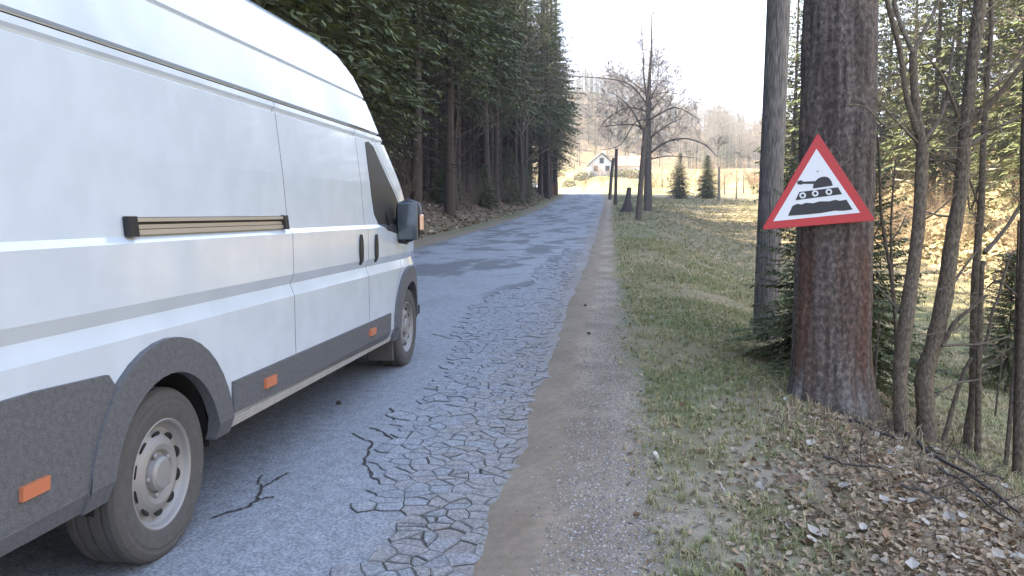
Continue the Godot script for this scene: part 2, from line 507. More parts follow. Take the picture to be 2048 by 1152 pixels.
func bare_tree(seed_: int, h: float, rad: float, n: int, depth: int, col: Color, low := 0.25, lr := 0.38, minr := 0.0) -> Dictionary:
	var r := RandomNumberGenerator.new(); r.seed = seed_
	var tr := MB.new(); var cr := MB.new()
	var pts := []; var rr := []
	var off := Vector3.ZERO
	for i in 8:
		var t := i / 7.0
		pts.append(Vector3(0, h * 0.92 * t - (0.3 if i == 0 else 0.0), 0) + off); rr.append(rad * (1.0 - t * 0.9) * (1.2 if i == 0 else 1.0))
		off += Vector3(r.randf_range(-1, 1), 0, r.randf_range(-1, 1)) * h * 0.012
	tr.tube(pts, rr, 7, col)
	for i in n:
		var t := lerpf(low, 0.98, pow((i + r.randf()) / n, 0.9))
		var k := mini(int(t * 7), 6)
		var q: Vector3 = pts[k].lerp(pts[k + 1], t * 7 - k)
		var a := i * 2.4 + r.randf()
		grow(cr, r, q, Vector3(cos(a), r.randf_range(0.15, 0.9), sin(a)).normalized(), h * lr * (1.15 - t) * r.randf_range(0.7, 1.15) + 0.5, rr[k] * 0.42, depth, col, 0.6, 0.12, minr)
	return {"trunk": tr.mesh(), "crown": cr.mesh()}

func plant(called: String, d: Dictionary, at: Vector3, label: String, category: String, group := "", turn := 0.0, sc := 1.0, mats := []) -> Node3D:
	var o := thing(called, at, label, category, group, turn)
	o.scale = Vector3.ONE * sc
	part(o, "trunk", d.trunk, M.bark if mats.is_empty() else mats[0])
	part(o, "crown", d.crown, M.needles if mats.is_empty() else mats[1])
	return o

func limbs(o: Node3D, data: Array, m: Material, col: Color, origin: Vector3, twig_seed := 0, twig_len := 0.25, root_down := true, fine := 2) -> void:
	# each polyline [x, y, s, r] becomes a part: the first is the trunk, the rest branches
	var r := RandomNumberGenerator.new(); r.seed = twig_seed
	for i in data.size():
		var mb := MB.new()
		var c3 := Curve3D.new()
		var raw := []
		for p in data[i]: raw.append(Vector3(p[0], p[1], -p[2]) - origin)
		if i == 0 and root_down:
			raw[0].y = minf(raw[0].y, ground_y(data[i][0][0], data[i][0][2]) - origin.y) - 0.06
		var pts := []; var rad := []
		for k in raw.size() - 1:
			var n := 4
			for j in n:
				var t := j / float(n)
				pts.append(raw[k].cubic_interpolate(raw[k + 1], raw[maxi(k - 1, 0)], raw[mini(k + 2, raw.size() - 1)], t))
				var wob := 1.0 + r.randf_range(-0.08, 0.08)
				rad.append(lerpf(data[i][k][3], data[i][k + 1][3], t) * wob)
		pts.append(raw[-1]); rad.append(data[i][-1][3])
		if i == 0 and root_down:
			var up_ := minf(0.45, pts[0].distance_to(pts[1]) * 0.5)
			pts.insert(1, pts[0] + (pts[1] - pts[0]).normalized() * up_); rad.insert(1, rad[0])
			pts.insert(1, pts[0] + (pts[1] - pts[0]).normalized() * up_ * 0.4); rad.insert(1, rad[0] * 1.15)
			rad[0] *= 1.5
		mb.tube(pts, rad, 10 if data[i][0][3] > 0.03 else 6, col)
		part(o, "trunk" if i == 0 else "branch", mb.mesh(), m)
	var tw := MB.new()
	for i in data.size():
		for k in fine * data[i].size():
			var a: int = r.randi_range(0, data[i].size() - 2)
			if i == 0 and a < data[i].size() / 2.5: continue
			var p: Vector3 = Vector3(data[i][a][0], data[i][a][1], -data[i][a][2]).lerp(Vector3(data[i][a + 1][0], data[i][a + 1][1], -data[i][a + 1][2]), r.randf()) - origin
			var d := Vector3(r.randf_range(-1, 1), r.randf_range(-0.2, 1), r.randf_range(-1, 1)).normalized()
			grow(tw, r, p, d, twig_len * r.randf_range(0.5, 1.4), maxf(data[i][a + 1][3] * 0.22, twig_len * 0.008), 1 if twig_len < 0.5 else 2, col * 0.9, 0.6, 0.2, 0.0 if twig_len < 0.5 else 0.014)
	part(o, "twigs", tw.mesh(), M.twigs).set_meta("kind", "stuff")
const SAPLING_A = [
	[[2.07,-0.32,6.00,0.053],[2.03,0.12,6.00,0.050],[2.03,0.34,6.00,0.048],[2.06,0.76,6.00,0.046],[2.10,1.28,6.00,0.043],[2.10,1.78,6.00,0.041]],
	[[2.10,1.78,6.00,0.037],[2.09,1.84,6.00,0.033],[2.03,2.19,6.00,0.028],[2.01,2.43,6.00,0.024]],
	[[2.09,1.84,6.00,0.024],[1.97,2.12,5.95,0.021],[1.89,2.44,5.90,0.018],[1.78,2.75,5.85,0.016],[1.73,2.93,5.80,0.013]],
	[[2.01,2.43,6.00,0.017],[1.93,2.70,6.10,0.015],[1.90,3.00,6.20,0.014]],
	[[2.01,2.43,6.00,0.017],[2.11,2.60,6.10,0.015],[2.22,2.79,6.20,0.013],[2.30,3.04,6.30,0.010]],
	[[2.09,1.84,6.00,0.017],[2.20,1.94,6.08,0.015],[2.29,2.12,6.15,0.012],[2.34,2.42,6.22,0.010],[2.38,2.63,6.30,0.007]],
	[[2.08,1.82,6.00,0.012],[1.90,1.96,5.90,0.008],[1.71,2.12,5.80,0.005]],
	[[1.87,1.94,5.80,0.008],[1.77,1.92,5.73,0.007],[1.62,2.04,5.67,0.006],[1.48,2.05,5.60,0.005]],
	[[2.05,0.62,6.00,0.010],[1.98,0.74,6.15,0.008],[1.89,0.87,6.30,0.005]]]
const SAPLING_B = [
	[[2.30,-0.47,6.20,0.069],[2.29,-0.14,6.20,0.066],[2.26,0.16,6.20,0.062],[2.31,0.41,6.20,0.058],[2.37,0.78,6.20,0.055],[2.40,1.17,6.20,0.051],[2.44,1.52,6.20,0.048],[2.45,1.90,6.20,0.044],[2.47,2.38,6.20,0.041],[2.50,2.81,6.20,0.037],[2.52,3.08,6.20,0.034]],
	[[2.46,1.95,6.20,0.028],[2.56,2.08,6.15,0.024],[2.65,2.21,6.10,0.020],[2.77,2.40,6.05,0.017],[2.93,2.56,6.00,0.013]],
	[[2.45,1.79,6.20,0.016],[2.64,1.92,6.30,0.011],[2.92,2.05,6.40,0.007]],
	[[2.41,1.99,6.20,0.014],[2.31,2.17,6.13,0.011],[2.20,2.33,6.07,0.008],[2.05,2.45,6.00,0.005]],
	[[2.27,0.25,6.20,0.022],[2.38,0.46,6.17,0.019],[2.42,0.58,6.15,0.016],[2.53,0.70,6.12,0.013],[2.61,0.79,6.10,0.010]],
	[[2.35,0.42,6.15,0.011],[2.49,0.42,6.20,0.009],[2.65,0.42,6.25,0.007],[2.87,0.47,6.30,0.005]],
	[[2.38,0.78,6.20,0.014],[2.52,0.95,6.30,0.011],[2.66,1.09,6.40,0.007]],
	[[2.45,1.69,6.20,0.010],[2.36,1.73,6.30,0.007],[2.26,1.72,6.40,0.004]],
	[[2.45,1.59,6.20,0.011],[2.38,1.70,6.30,0.007],[2.36,1.81,6.40,0.004]],
	[[2.31,0.01,6.20,0.011],[2.48,0.12,6.25,0.008],[2.68,0.15,6.30,0.005]]]
const SAPLING_C = [
	[[2.79,-0.57,6.70,0.039],[2.79,-0.33,6.70,0.036],[2.81,-0.02,6.70,0.034],[2.78,0.69,6.70,0.031],[2.78,1.08,6.70,0.028],[2.79,1.44,6.70,0.025],[2.78,1.82,6.70,0.023],[2.78,2.26,6.70,0.020],[2.79,2.73,6.70,0.017],[2.76,3.06,6.70,0.015]],
	[[2.83,1.05,6.70,0.019],[2.98,1.20,6.77,0.017],[3.13,1.42,6.83,0.014],[3.25,1.72,6.90,0.012]],
	[[2.81,0.07,6.70,0.012],[2.95,0.23,6.70,0.009],[3.03,0.30,6.70,0.006]],
	[[2.78,1.64,6.70,0.009],[2.73,1.37,6.75,0.007],[2.71,1.72,6.80,0.005]],
	[[2.77,2.23,6.70,0.009],[2.95,2.39,6.80,0.007],[3.12,2.63,6.90,0.005]],
	[[2.78,1.38,6.70,0.009],[2.70,1.68,6.80,0.007],[2.62,1.80,6.90,0.005]]]
const SAPLING_D = [
	[[2.81,-0.60,6.55,0.027],[2.79,-0.17,6.55,0.024],[2.77,0.36,6.55,0.021],[2.76,0.85,6.55,0.018],[2.76,1.00,6.55,0.015]],
	[[2.55,-0.38,6.55,0.019],[2.69,0.17,6.58,0.017],[2.83,0.36,6.60,0.014],[2.88,0.62,6.62,0.012],[2.92,0.68,6.65,0.009]],
	[[2.92,0.68,6.65,0.011],[3.02,1.03,6.70,0.009],[3.14,1.07,6.75,0.006]]]
const SAPLING_E = [
	[[3.03,-0.58,6.40,0.041],[3.00,0.36,6.40,0.037],[2.98,1.02,6.40,0.034],[2.94,1.80,6.40,0.031],[2.92,2.64,6.40,0.028]],
	[[2.94,-0.51,6.40,0.017],[2.97,0.28,6.43,0.014],[2.97,0.86,6.47,0.010],[2.97,1.30,6.50,0.007]],
	[[2.98,0.72,6.40,0.011],[2.84,0.86,6.45,0.008],[2.78,0.80,6.50,0.006]],
	[[2.89,-0.16,6.50,0.009],[2.91,0.26,6.50,0.007],[2.91,0.32,6.50,0.006]]]
const SAPLING_F = [
	[[2.32,-0.15,6.90,0.018],[2.29,0.29,6.90,0.016],[2.23,0.82,6.90,0.015],[2.13,1.33,6.90,0.013],[2.09,1.84,6.90,0.011],[2.04,2.08,6.90,0.009],[2.05,2.17,6.90,0.008]],
	[[2.25,0.66,6.90,0.014],[2.22,1.14,6.93,0.011],[2.23,1.45,6.97,0.009],[2.25,1.77,7.00,0.006]],
	[[2.25,1.13,7.00,0.008],[2.33,1.23,7.05,0.006],[2.38,1.33,7.10,0.004]],
	[[2.19,-0.25,7.10,0.013],[2.22,0.21,7.15,0.009],[2.25,0.54,7.20,0.006]],
	[[2.14,1.29,6.90,0.008],[2.10,1.17,6.95,0.006],[2.08,1.09,7.00,0.004]]]
const BARE_LIMBS = [
	[[2.65,0.71,60.00,0.313],[2.59,4.16,60.00,0.264],[2.56,6.60,60.00,0.216],[2.57,7.98,60.00,0.169],[2.60,10.39,60.00,0.121],[2.70,12.44,60.00,0.074],[2.67,14.54,60.00,0.028]],
	[[2.35,6.43,60.00,0.076],[1.72,6.99,60.33,0.058],[0.43,7.03,60.67,0.040],[-0.64,6.97,61.00,0.022]],
	[[2.24,6.53,60.00,0.076],[1.27,8.12,59.50,0.048],[0.15,9.03,59.00,0.022]],
	[[2.79,5.03,60.00,0.087],[3.73,5.69,59.62,0.071],[5.06,5.93,59.25,0.053],[6.39,5.45,58.88,0.037],[7.20,4.57,58.50,0.021]],
	[[2.80,4.58,60.00,0.055],[4.15,4.81,60.50,0.037],[6.12,4.68,61.00,0.018]],
	[[2.74,6.08,60.00,0.066],[3.92,6.96,60.25,0.043],[4.86,7.38,60.50,0.022]],
	[[2.64,7.81,60.00,0.065],[3.38,8.72,60.50,0.042],[4.09,9.54,61.00,0.017]],
	[[2.39,7.92,60.00,0.065],[1.11,8.21,60.33,0.050],[-0.29,7.50,60.67,0.034],[-0.96,6.65,61.00,0.018]],
	[[2.46,8.33,60.00,0.065],[1.66,9.31,59.50,0.052],[0.72,9.83,59.00,0.040],[-1.16,10.06,58.50,0.027],[-3.81,10.14,58.00,0.015]],
	[[2.49,8.50,60.00,0.087],[2.18,10.37,59.83,0.063],[2.11,12.05,59.67,0.038],[1.90,14.11,59.50,0.015]],
	[[2.63,8.50,60.00,0.055],[3.17,9.90,60.25,0.035],[3.23,11.31,60.50,0.015]],
	[[2.65,7.29,60.00,0.065],[4.36,8.08,59.50,0.040],[6.03,7.15,59.00,0.015]],
	[[2.41,9.02,60.00,0.055],[1.79,9.72,60.50,0.035],[0.56,10.58,61.00,0.015]],
	[[2.58,9.02,60.00,0.043],[3.73,9.27,60.75,0.030],[5.19,9.17,61.50,0.015]],
	[[2.47,7.29,60.00,0.055],[1.66,7.18,60.50,0.042],[0.62,5.64,61.00,0.029],[-0.81,5.33,61.50,0.015]],
	[[2.75,5.38,60.00,0.043],[3.07,6.57,60.50,0.030],[4.17,5.26,61.00,0.015]]]
const LEANING = [
	[[1.50,0.55,46.00,0.164],[1.67,3.25,46.00,0.142],[1.82,5.53,46.00,0.121]]]
const POSTB = [
	[[0.42,1.50,72.00,0.150],[0.43,3.88,72.00,0.139],[0.45,6.07,72.00,0.127]]]
const POSTC = [
	[[-0.07,2.32,85.00,0.177],[0.06,4.33,85.00,0.164],[0.24,6.02,85.00,0.151]]]
const LAMP = [
	[[11.60,1.74,92.00,0.162],[11.51,5.37,92.00,0.134]]]
const TWIGS = [
	[[1.64,0.09,5.80,0.014],[1.79,-0.04,5.65,0.010],[1.97,-0.06,5.50,0.006]],
	[[2.08,0.05,6.00,0.018],[2.05,-0.05,5.58,0.014],[2.06,-0.11,5.15,0.011],[2.12,-0.15,4.72,0.009],[2.10,-0.15,4.30,0.006]],
	[[2.10,-0.15,5.60,0.010],[2.32,-0.14,5.70,0.008],[2.76,-0.05,5.80,0.007]],
	[[1.48,-0.10,4.30,0.008],[1.63,-0.05,4.25,0.006],[1.76,-0.13,4.20,0.004]],
	[[1.93,-0.10,5.00,0.009],[1.95,-0.09,4.50,0.007],[1.94,-0.19,4.00,0.005]],
	[[1.17,-0.23,4.60,0.008],[1.36,-0.17,4.55,0.006],[1.55,-0.15,4.50,0.004]]]

# ---------------------------------------------------------------- road
const CRACK_L = [[2.2, -0.9], [2.97, -0.94], [3.59, -1.02], [4.06, -1.2], [4.7, -1.28], [6.0, -1.36], [6.9, -1.4], [8.2, -1.46], [9.6, -1.74], [11.2, -1.87], [12.5, -1.72], [14.0, -1.3], [17.0, -1.5], [24.0, -1.15]]
const CRACK_R = [[2.2, -0.44], [4.4, -0.5], [7.0, -0.58], [9.3, -0.64], [14.0, -0.72], [24.0, -0.75]]

func build_road() -> void:
	var us := lines([[-5.56, -0.36, 0.08]])
	var sl := lines([[-30, 1, 1.0], [1, 12, 0.09], [12, 30, 0.16], [30, 60, 0.4], [60, 110, 0.8], [110, 215, 2.0]])
	var nu := us.size()
	var ns := sl.size()
	var v := PackedVector3Array(); var c := PackedColorArray(); var nn := PackedVector3Array(); var idx := PackedInt32Array()
	for j in ns:
		var s: float = sl[j]
		var sh := road_shift(s)
		for i in nu:
			var u: float = us[i]
			if i == 0 or i == nu - 1: u += nz.get_noise_2d(s * 22.0, i) * 0.09
			var x := u + sh
			var crown := 0.025 * (1.0 - pow((u + 3.0) / 2.5, 2.0))
			v.append(Vector3(x, road_y(s) + crown - 0.012 + 0.006 * nz.get_noise_2d(x * 12, s * 12), -s))
			nn.append(Vector3(0, 1, 0))
			var p := nz.get_noise_2d(u * 26.0 + 3.0 * nz2.get_noise_2d(u * 20, s * 8), s * 11.0)
			var q := nz2.get_noise_2d(u * 60.0, s * 26.0 + 40)
			var fine := nz.get_noise_2d(u * 90.0 + 300, s * 90.0)
			var b := 0.355 + 0.035 * nz2.get_noise_2d(u * 8, s * 5) + fine * 0.02
			var k := ss(0.03, 0.15, p * 0.75 + q * 0.42 + fine * 0.18) * ss(11.0, 16.0, s + p * 4.0)
			k = maxf(k, ss(0.27, 0.33, nz.get_noise_2d(u * 45.0, s * 45.0 + 500) + fine * 0.2) * 0.5 * ss(11.0, 17.0, s))
			var t := 0.42 * ss(0.03, 0.0, absf(nz.get_noise_2d(u * 22.0 + 90, s * 20.0 + 31))) * ss(10.0, 14.0, s)
			b = lerpf(b, 0.15, clampf(k * 0.9 + t, 0, 0.95))
			var col := Color(b * 0.95, b, b * 1.08)
			var e := ss(-1.1, -0.5, u + fine * 0.25 + p * 0.2)
			col = col.lerp(Color(0.33, 0.28, 0.24), e * 0.8)
			col = col.lerp(Color(0.17, 0.15, 0.13), ss(-5.0, -5.5, u + fine * 0.3) * 0.7)
			c.append(col)
			if j < ns - 1 and i < nu - 1:
				var kk := j * nu + i
				idx.append_array(PackedInt32Array([kk, kk + nu, kk + nu + 1, kk, kk + nu + 1, kk + 1]))
	for j in ns:
		for i in nu:
			var ex := v[j * nu + mini(i + 1, nu - 1)] - v[j * nu + maxi(i - 1, 0)]
			var ez := v[mini(j + 1, ns - 1) * nu + i] - v[maxi(j - 1, 0) * nu + i]
			nn[j * nu + i] = ex.cross(ez).normalized()
	var a := []
	a.resize(Mesh.ARRAY_MAX)
	a[Mesh.ARRAY_VERTEX] = v; a[Mesh.ARRAY_NORMAL] = nn; a[Mesh.ARRAY_COLOR] = c; a[Mesh.ARRAY_INDEX] = idx
	var m := ArrayMesh.new()
	m.add_surface_from_arrays(Mesh.PRIMITIVE_TRIANGLES, a)
	road = struct("road", m, M.asphalt)
	tag(road, "worn grey asphalt road with crazed and patched surface", "")

func warp(p: Vector2) -> Vector2:
	return p + Vector2(nz.get_noise_2d(p.x * 260.0, p.y * 260.0), nz.get_noise_2d(p.x * 260.0 + 900, p.y * 260.0)) * 0.02

func road_top(x: float, s: float) -> float:
	var u := x - road_shift(s)
	return road_y(s) + 0.025 * (1.0 - pow((u + 3.0) / 2.5, 2.0)) - 0.012 + 0.006 * nz.get_noise_2d(x * 12, s * 12)

func build_cracked_asphalt() -> void:
	var r := RandomNumberGenerator.new(); r.seed = 77
	var seeds := []
	var s := 2.3
	while s < 23.0:
		var u := -2.1
		var d := 0.1
		while u < -0.35:
			seeds.append(Vector2(u + r.randf_range(-0.5, 0.5) * d * 1.1, s + r.randf_range(-0.5, 0.5) * d * 1.1))
			u += (0.125 if u < -1.0 else 0.088) * r.randf_range(0.8, 1.2)
		s += 0.098
	var fill := MB.new(); var rest := MB.new()
	var count := 0
	for i in seeds.size():
		var p: Vector2 = seeds[i]
		var wob := nz.get_noise_2d(p.y * 60.0, 7.0) * 0.16
		if p.x < lerp_tab(CRACK_L, p.y) + wob or p.x > lerp_tab(CRACK_R, p.y) + wob * 0.7: continue
		if r.randf() < 0.04 + 0.6 * ss(12.0, 24.0, p.y): continue
		var poly := PackedVector2Array([p + Vector2(-0.3, -0.3), p + Vector2(0.3, -0.3), p + Vector2(0.3, 0.3), p + Vector2(-0.3, 0.3)])
		for j in range(maxi(0, i - 95), mini(seeds.size(), i + 96)):
			if j == i: continue
			var q: Vector2 = seeds[j]
			if absf(q.x - p.x) > 0.5 or absf(q.y - p.y) > 0.5: continue
			var mid := (p + q) / 2.0
			var dn := (q - p).normalized()
			var out := PackedVector2Array()
			for k in poly.size():
				var a := poly[k]; var b := poly[(k + 1) % poly.size()]
				var da := (a - mid).dot(dn); var db := (b - mid).dot(dn)
				if da <= 0: out.append(a)
				if (da < 0) != (db < 0): out.append(a.lerp(b, da / (da - db)))
			poly = out
			if poly.size() < 3: break
		if poly.size() < 3: continue
		var fine_ := PackedVector2Array()
		for k in poly.size():
			var a := poly[k]; var b := poly[(k + 1) % poly.size()]
			var n := maxi(1, int(a.distance_to(b) / 0.035))
			for z in n: fine_.append(warp(a.lerp(b, z / float(n))))
		var g := r.randf_range(0.32, 0.39)
		var dusty := ss(-1.25, -0.55, p.x + r.randf_range(-0.25, 0.25))
		var col := Color(g * 0.95, g, g * 1.08).lerp(Color(0.36, 0.32, 0.29), dusty * 0.7)
		var gap := Color(0.05, 0.047, 0.045).lerp(Color(0.12, 0.1, 0.085), dusty * r.randf_range(0.4, 0.9))
		var grown := Geometry2D.offset_polygon(fine_, 0.0015)
		if grown.is_empty(): continue
		_flat(fill, grown[0], 0.003, gap)
		var outs := Geometry2D.offset_polygon(fine_, -(0.0012 + 0.0048 * pow(r.randf(), 1.6)))
		if outs.is_empty(): continue
		var target := MB.new() if count < 280 and p.y < 9.0 else rest
		var ins := Geometry2D.offset_polygon(outs[0], -0.005)
		if ins.is_empty(): continue
		var tilt := Vector2(r.randf_range(-1, 1), r.randf_range(-1, 1)) * 0.005
		_plate(target, outs[0], ins[0], p, tilt, col)
		if target != rest:
			part(road, "asphalt_piece", target.mesh(), M.asphalt)
			count += 1
	part(road, "crack_dirt", fill.mesh(), M.soil)
	part(road, "small_asphalt_pieces", rest.mesh(), M.asphalt).set_meta("kind", "stuff")
	# single cracks in the smooth lane
	for pl in [[[-1.78, 3.45], [-1.69, 3.55], [-1.66, 3.68], [-1.70, 3.85], [-1.69, 4.0], [-1.66, 4.1]], [[-1.5, 5.55], [-1.46, 5.4], [-1.4, 5.2]], [[-1.9, 8.75], [-1.75, 8.6], [-1.6, 8.43]], [[-1.69, 3.85], [-1.78, 3.95], [-1.8, 4.05]], [[-1.2, 4.06], [-1.32, 4.3], [-1.4, 4.7], [-1.6, 4.9]], [[-1.3, 4.8], [-1.45, 5.0], [-1.52, 5.02]], [[-1.66, 3.68], [-1.58, 3.75]]]:
		var cm := MB.new()
		var prev := []
		for k in pl.size() - 1:
			for z in 8:
				var t := z / 8.0
				var a := Vector2(lerpf(pl[k][0], pl[k + 1][0], t), lerpf(pl[k][1], pl[k + 1][1], t))
				a = warp(a) + Vector2(r.randf_range(-1, 1), r.randf_range(-1, 1)) * 0.006
				var w := r.randf_range(0.003, 0.011)
				var dd := Vector2(pl[k + 1][0] - pl[k][0], pl[k + 1][1] - pl[k][1]).normalized().orthogonal() * w
				var now := [Vector3(a.x + dd.x, road_top(a.x, a.y) + 0.004, -a.y - dd.y), Vector3(a.x - dd.x, road_top(a.x, a.y) + 0.004, -a.y + dd.y)]
				if prev: cm.quad(prev[0], now[0], now[1], prev[1], Color(0.05, 0.047, 0.045), Vector3.UP)
				prev = now
		part(road, "crack", cm.mesh(), M.soil)

func _flat(mb: MB, poly: PackedVector2Array, lift: float, col: Color) -> void:
	var t := Geometry2D.triangulate_polygon(poly)
	for k in range(0, t.size(), 3):
		var q := []
		for z in 3: q.append(Vector3(poly[t[k + z]].x, road_top(poly[t[k + z]].x, poly[t[k + z]].y) + lift, -poly[t[k + z]].y))
		mb.tri(q[0], q[1], q[2], col, Vector3.UP)

func _plate(mb: MB, outer: PackedVector2Array, inner: PackedVector2Array, c: Vector2, tilt: Vector2, col: Color) -> void:
	var top := func(p: Vector2, h: float) -> Vector3:
		return Vector3(p.x, road_top(p.x, p.y) + h + (p - c).dot(tilt), -p.y)
	var nn := Vector3(-tilt.x, 1, tilt.y).normalized()
	var t := Geometry2D.triangulate_polygon(inner)
	for k in range(0, t.size(), 3):
		mb.tri(top.call(inner[t[k]], 0.0078), top.call(inner[t[k + 1]], 0.0078), top.call(inner[t[k + 2]], 0.0078), col, nn)
	var n := outer.size()
	for k in n:
		var a := outer[k]; var b := outer[(k + 1) % n]
		# bevel towards the nearest inner points, then the wall
		var ia := a.lerp(c, 0.09); var ib := b.lerp(c, 0.09)
		var d := (b - a).orthogonal().normalized()
		if d.dot(a - c) < 0: d = -d
		mb.quad(top.call(a, 0.006), top.call(b, 0.006), top.call(ib, 0.0075), top.call(ia, 0.0075), col, (nn + Vector3(d.x, 0, -d.y) * 0.35).normalized())
		mb.quad(top.call(a, 0.006), top.call(b, 0.006), top.call(b, 0.001), top.call(a, 0.001), col * 0.8, Vector3(d.x, 0, -d.y))

# ---------------------------------------------------------------- van
const SIL = [[1.67, 0.40], [1.67, 2.32], [1.72, 2.48], [1.85, 2.57], [2.2, 2.595], [5.6, 2.61], [5.95, 2.59], [6.22, 2.49], [6.45, 2.28], [6.62, 2.09], [7.0, 1.80], [7.42, 1.5], [7.75, 1.30], [7.95, 1.1], [8.03, 0.86], [8.03, 0.36], [7.75, 0.30], [6.5, 0.35], [3.5, 0.385], [2.6, 0.38]]
const PROF = [[0.2, 0.06], [0.36, 0.035], [0.45, 0.0], [0.93, 0.0], [0.995, 0.024], [1.05, 0.0], [1.275, 0.0], [1.30, 0.027], [1.6, 0.048], [1.93, 0.083], [1.938, 0.10], [1.953, 0.10], [1.963, 0.086], [1.988, 0.09], [1.994, 0.12], [2.008, 0.12], [2.014, 0.094], [2.238, 0.137], [2.246, 0.155], [2.256, 0.155], [2.264, 0.142], [2.45, 0.19], [2.62, 0.235]]
const HALF := 1.03

func vinset(s: float, h: float) -> float:
	var x := lerp_tab(PROF, h)
	if s > 6.9: x += 0.16 * pow(s - 6.9, 2.0)
	var d := 9.0
	var p := Vector2(s, h)
	for i in range(1, 15):
		var a := Vector2(SIL[i][0], SIL[i][1]); var b := Vector2(SIL[i + 1][0], SIL[i + 1][1])
		d = minf(d, p.distance_to(Geometry2D.get_closest_point_to_segment(p, a, b)))
	var R := lerpf(0.15, 0.32, ss(6.9, 7.9, s))
	if s < 2.2: R = 0.12
	if d < R: x += R - sqrt(maxf(R * R - (R - d) * (R - d), 0.0))
	return x

func vp(side: float, s: float, h: float, off := 0.0) -> Vector3:
	return Vector3(side * (HALF - vinset(s, h) + off), h - 0.011 * (s - 3.0), -(s - 5.0))

func vnormal(side: float, s: float, h: float) -> Vector3:
	var e := 0.0008
	var ds := (vinset(s + e, h) - vinset(s - e, h)) / (2 * e)
	var dh := (vinset(s, h + e) - vinset(s, h - e)) / (2 * e)
	return Vector3(side, dh, -ds).normalized()

var hl := []
var slv := []

func skin(outer: PackedVector2Array, holes: Array, side: float, off := 0.0, thick := 0.0, col := Color.WHITE, cells := true) -> ArrayMesh:
	var mb := MB.new()
	var todo := [outer]
	for h in holes:
		var nxt := []
		for p in todo:
			for q in Geometry2D.clip_polygons(p, h): nxt.append(q)
		todo = nxt
	for poly_ in todo:
		var poly: PackedVector2Array = poly_
		if Geometry2D.is_polygon_clockwise(poly): continue
		var bb := Rect2(poly[0], Vector2.ZERO)
		for p in poly: bb = bb.expand(p)
		for i in slv.size() - 1:
			if slv[i + 1] < bb.position.x or slv[i] > bb.end.x: continue
			for j in hl.size() - 1:
				if hl[j + 1] < bb.position.y or hl[j] > bb.end.y: continue
				var cell := PackedVector2Array([Vector2(slv[i], hl[j]), Vector2(slv[i + 1], hl[j]), Vector2(slv[i + 1], hl[j + 1]), Vector2(slv[i], hl[j + 1])])
				var mid := Vector2((slv[i] + slv[i + 1]) * 0.5, (hl[j] + hl[j + 1]) * 0.5)
				for piece in Geometry2D.intersect_polygons(cell, poly):
					var t := Geometry2D.triangulate_polygon(piece)
					for k in range(0, t.size(), 3):
						var q := []; var n := []
						for z in 3:
							var pt: Vector2 = piece[t[k + z]]
							q.append(vp(side, pt.x, pt.y, off)); pt = pt.lerp(mid, 0.12); n.append(vnormal(side, pt.x, pt.y))
						mb.trin(q[0], q[1], q[2], n[0], n[1], n[2], col, col, col)
		if thick > 0.0:
			for k in poly.size():
				var a := poly[k]; var b := poly[(k + 1) % poly.size()]
				var n := maxi(1, int(a.distance_to(b) / 0.08))
				for z in n:
					var p0 := a.lerp(b, z / float(n)); var p1 := a.lerp(b, (z + 1) / float(n))
					mb.quad(vp(side, p0.x, p0.y, off), vp(side, p1.x, p1.y, off), vp(side, p1.x, p1.y, off - thick), vp(side, p0.x, p0.y, off - thick), col)
	return mb.mesh()

func pv(a: Array) -> PackedVector2Array:
	var p := PackedVector2Array()
	for q in a: p.append(Vector2(q[0], q[1]))
	if Geometry2D.is_polygon_clockwise(p): p.reverse()
	return p

func disc(cx: float, cy: float, rx: float, ry := 0.0, n := 40) -> PackedVector2Array:
	var p := PackedVector2Array()
	for k in n: p.append(Vector2(cx + cos(TAU * k / n) * rx, cy + sin(TAU * k / n) * (ry if ry > 0 else rx)))
	return pv(Array(p))

func rect(a: float, b: float, c: float, d: float) -> PackedVector2Array:
	return pv([[a, b], [c, b], [c, d], [a, d]])

func meet(a: PackedVector2Array, b: PackedVector2Array) -> PackedVector2Array:
	var q := Geometry2D.intersect_polygons(a, b)
	return q[0] if q.size() else PackedVector2Array()

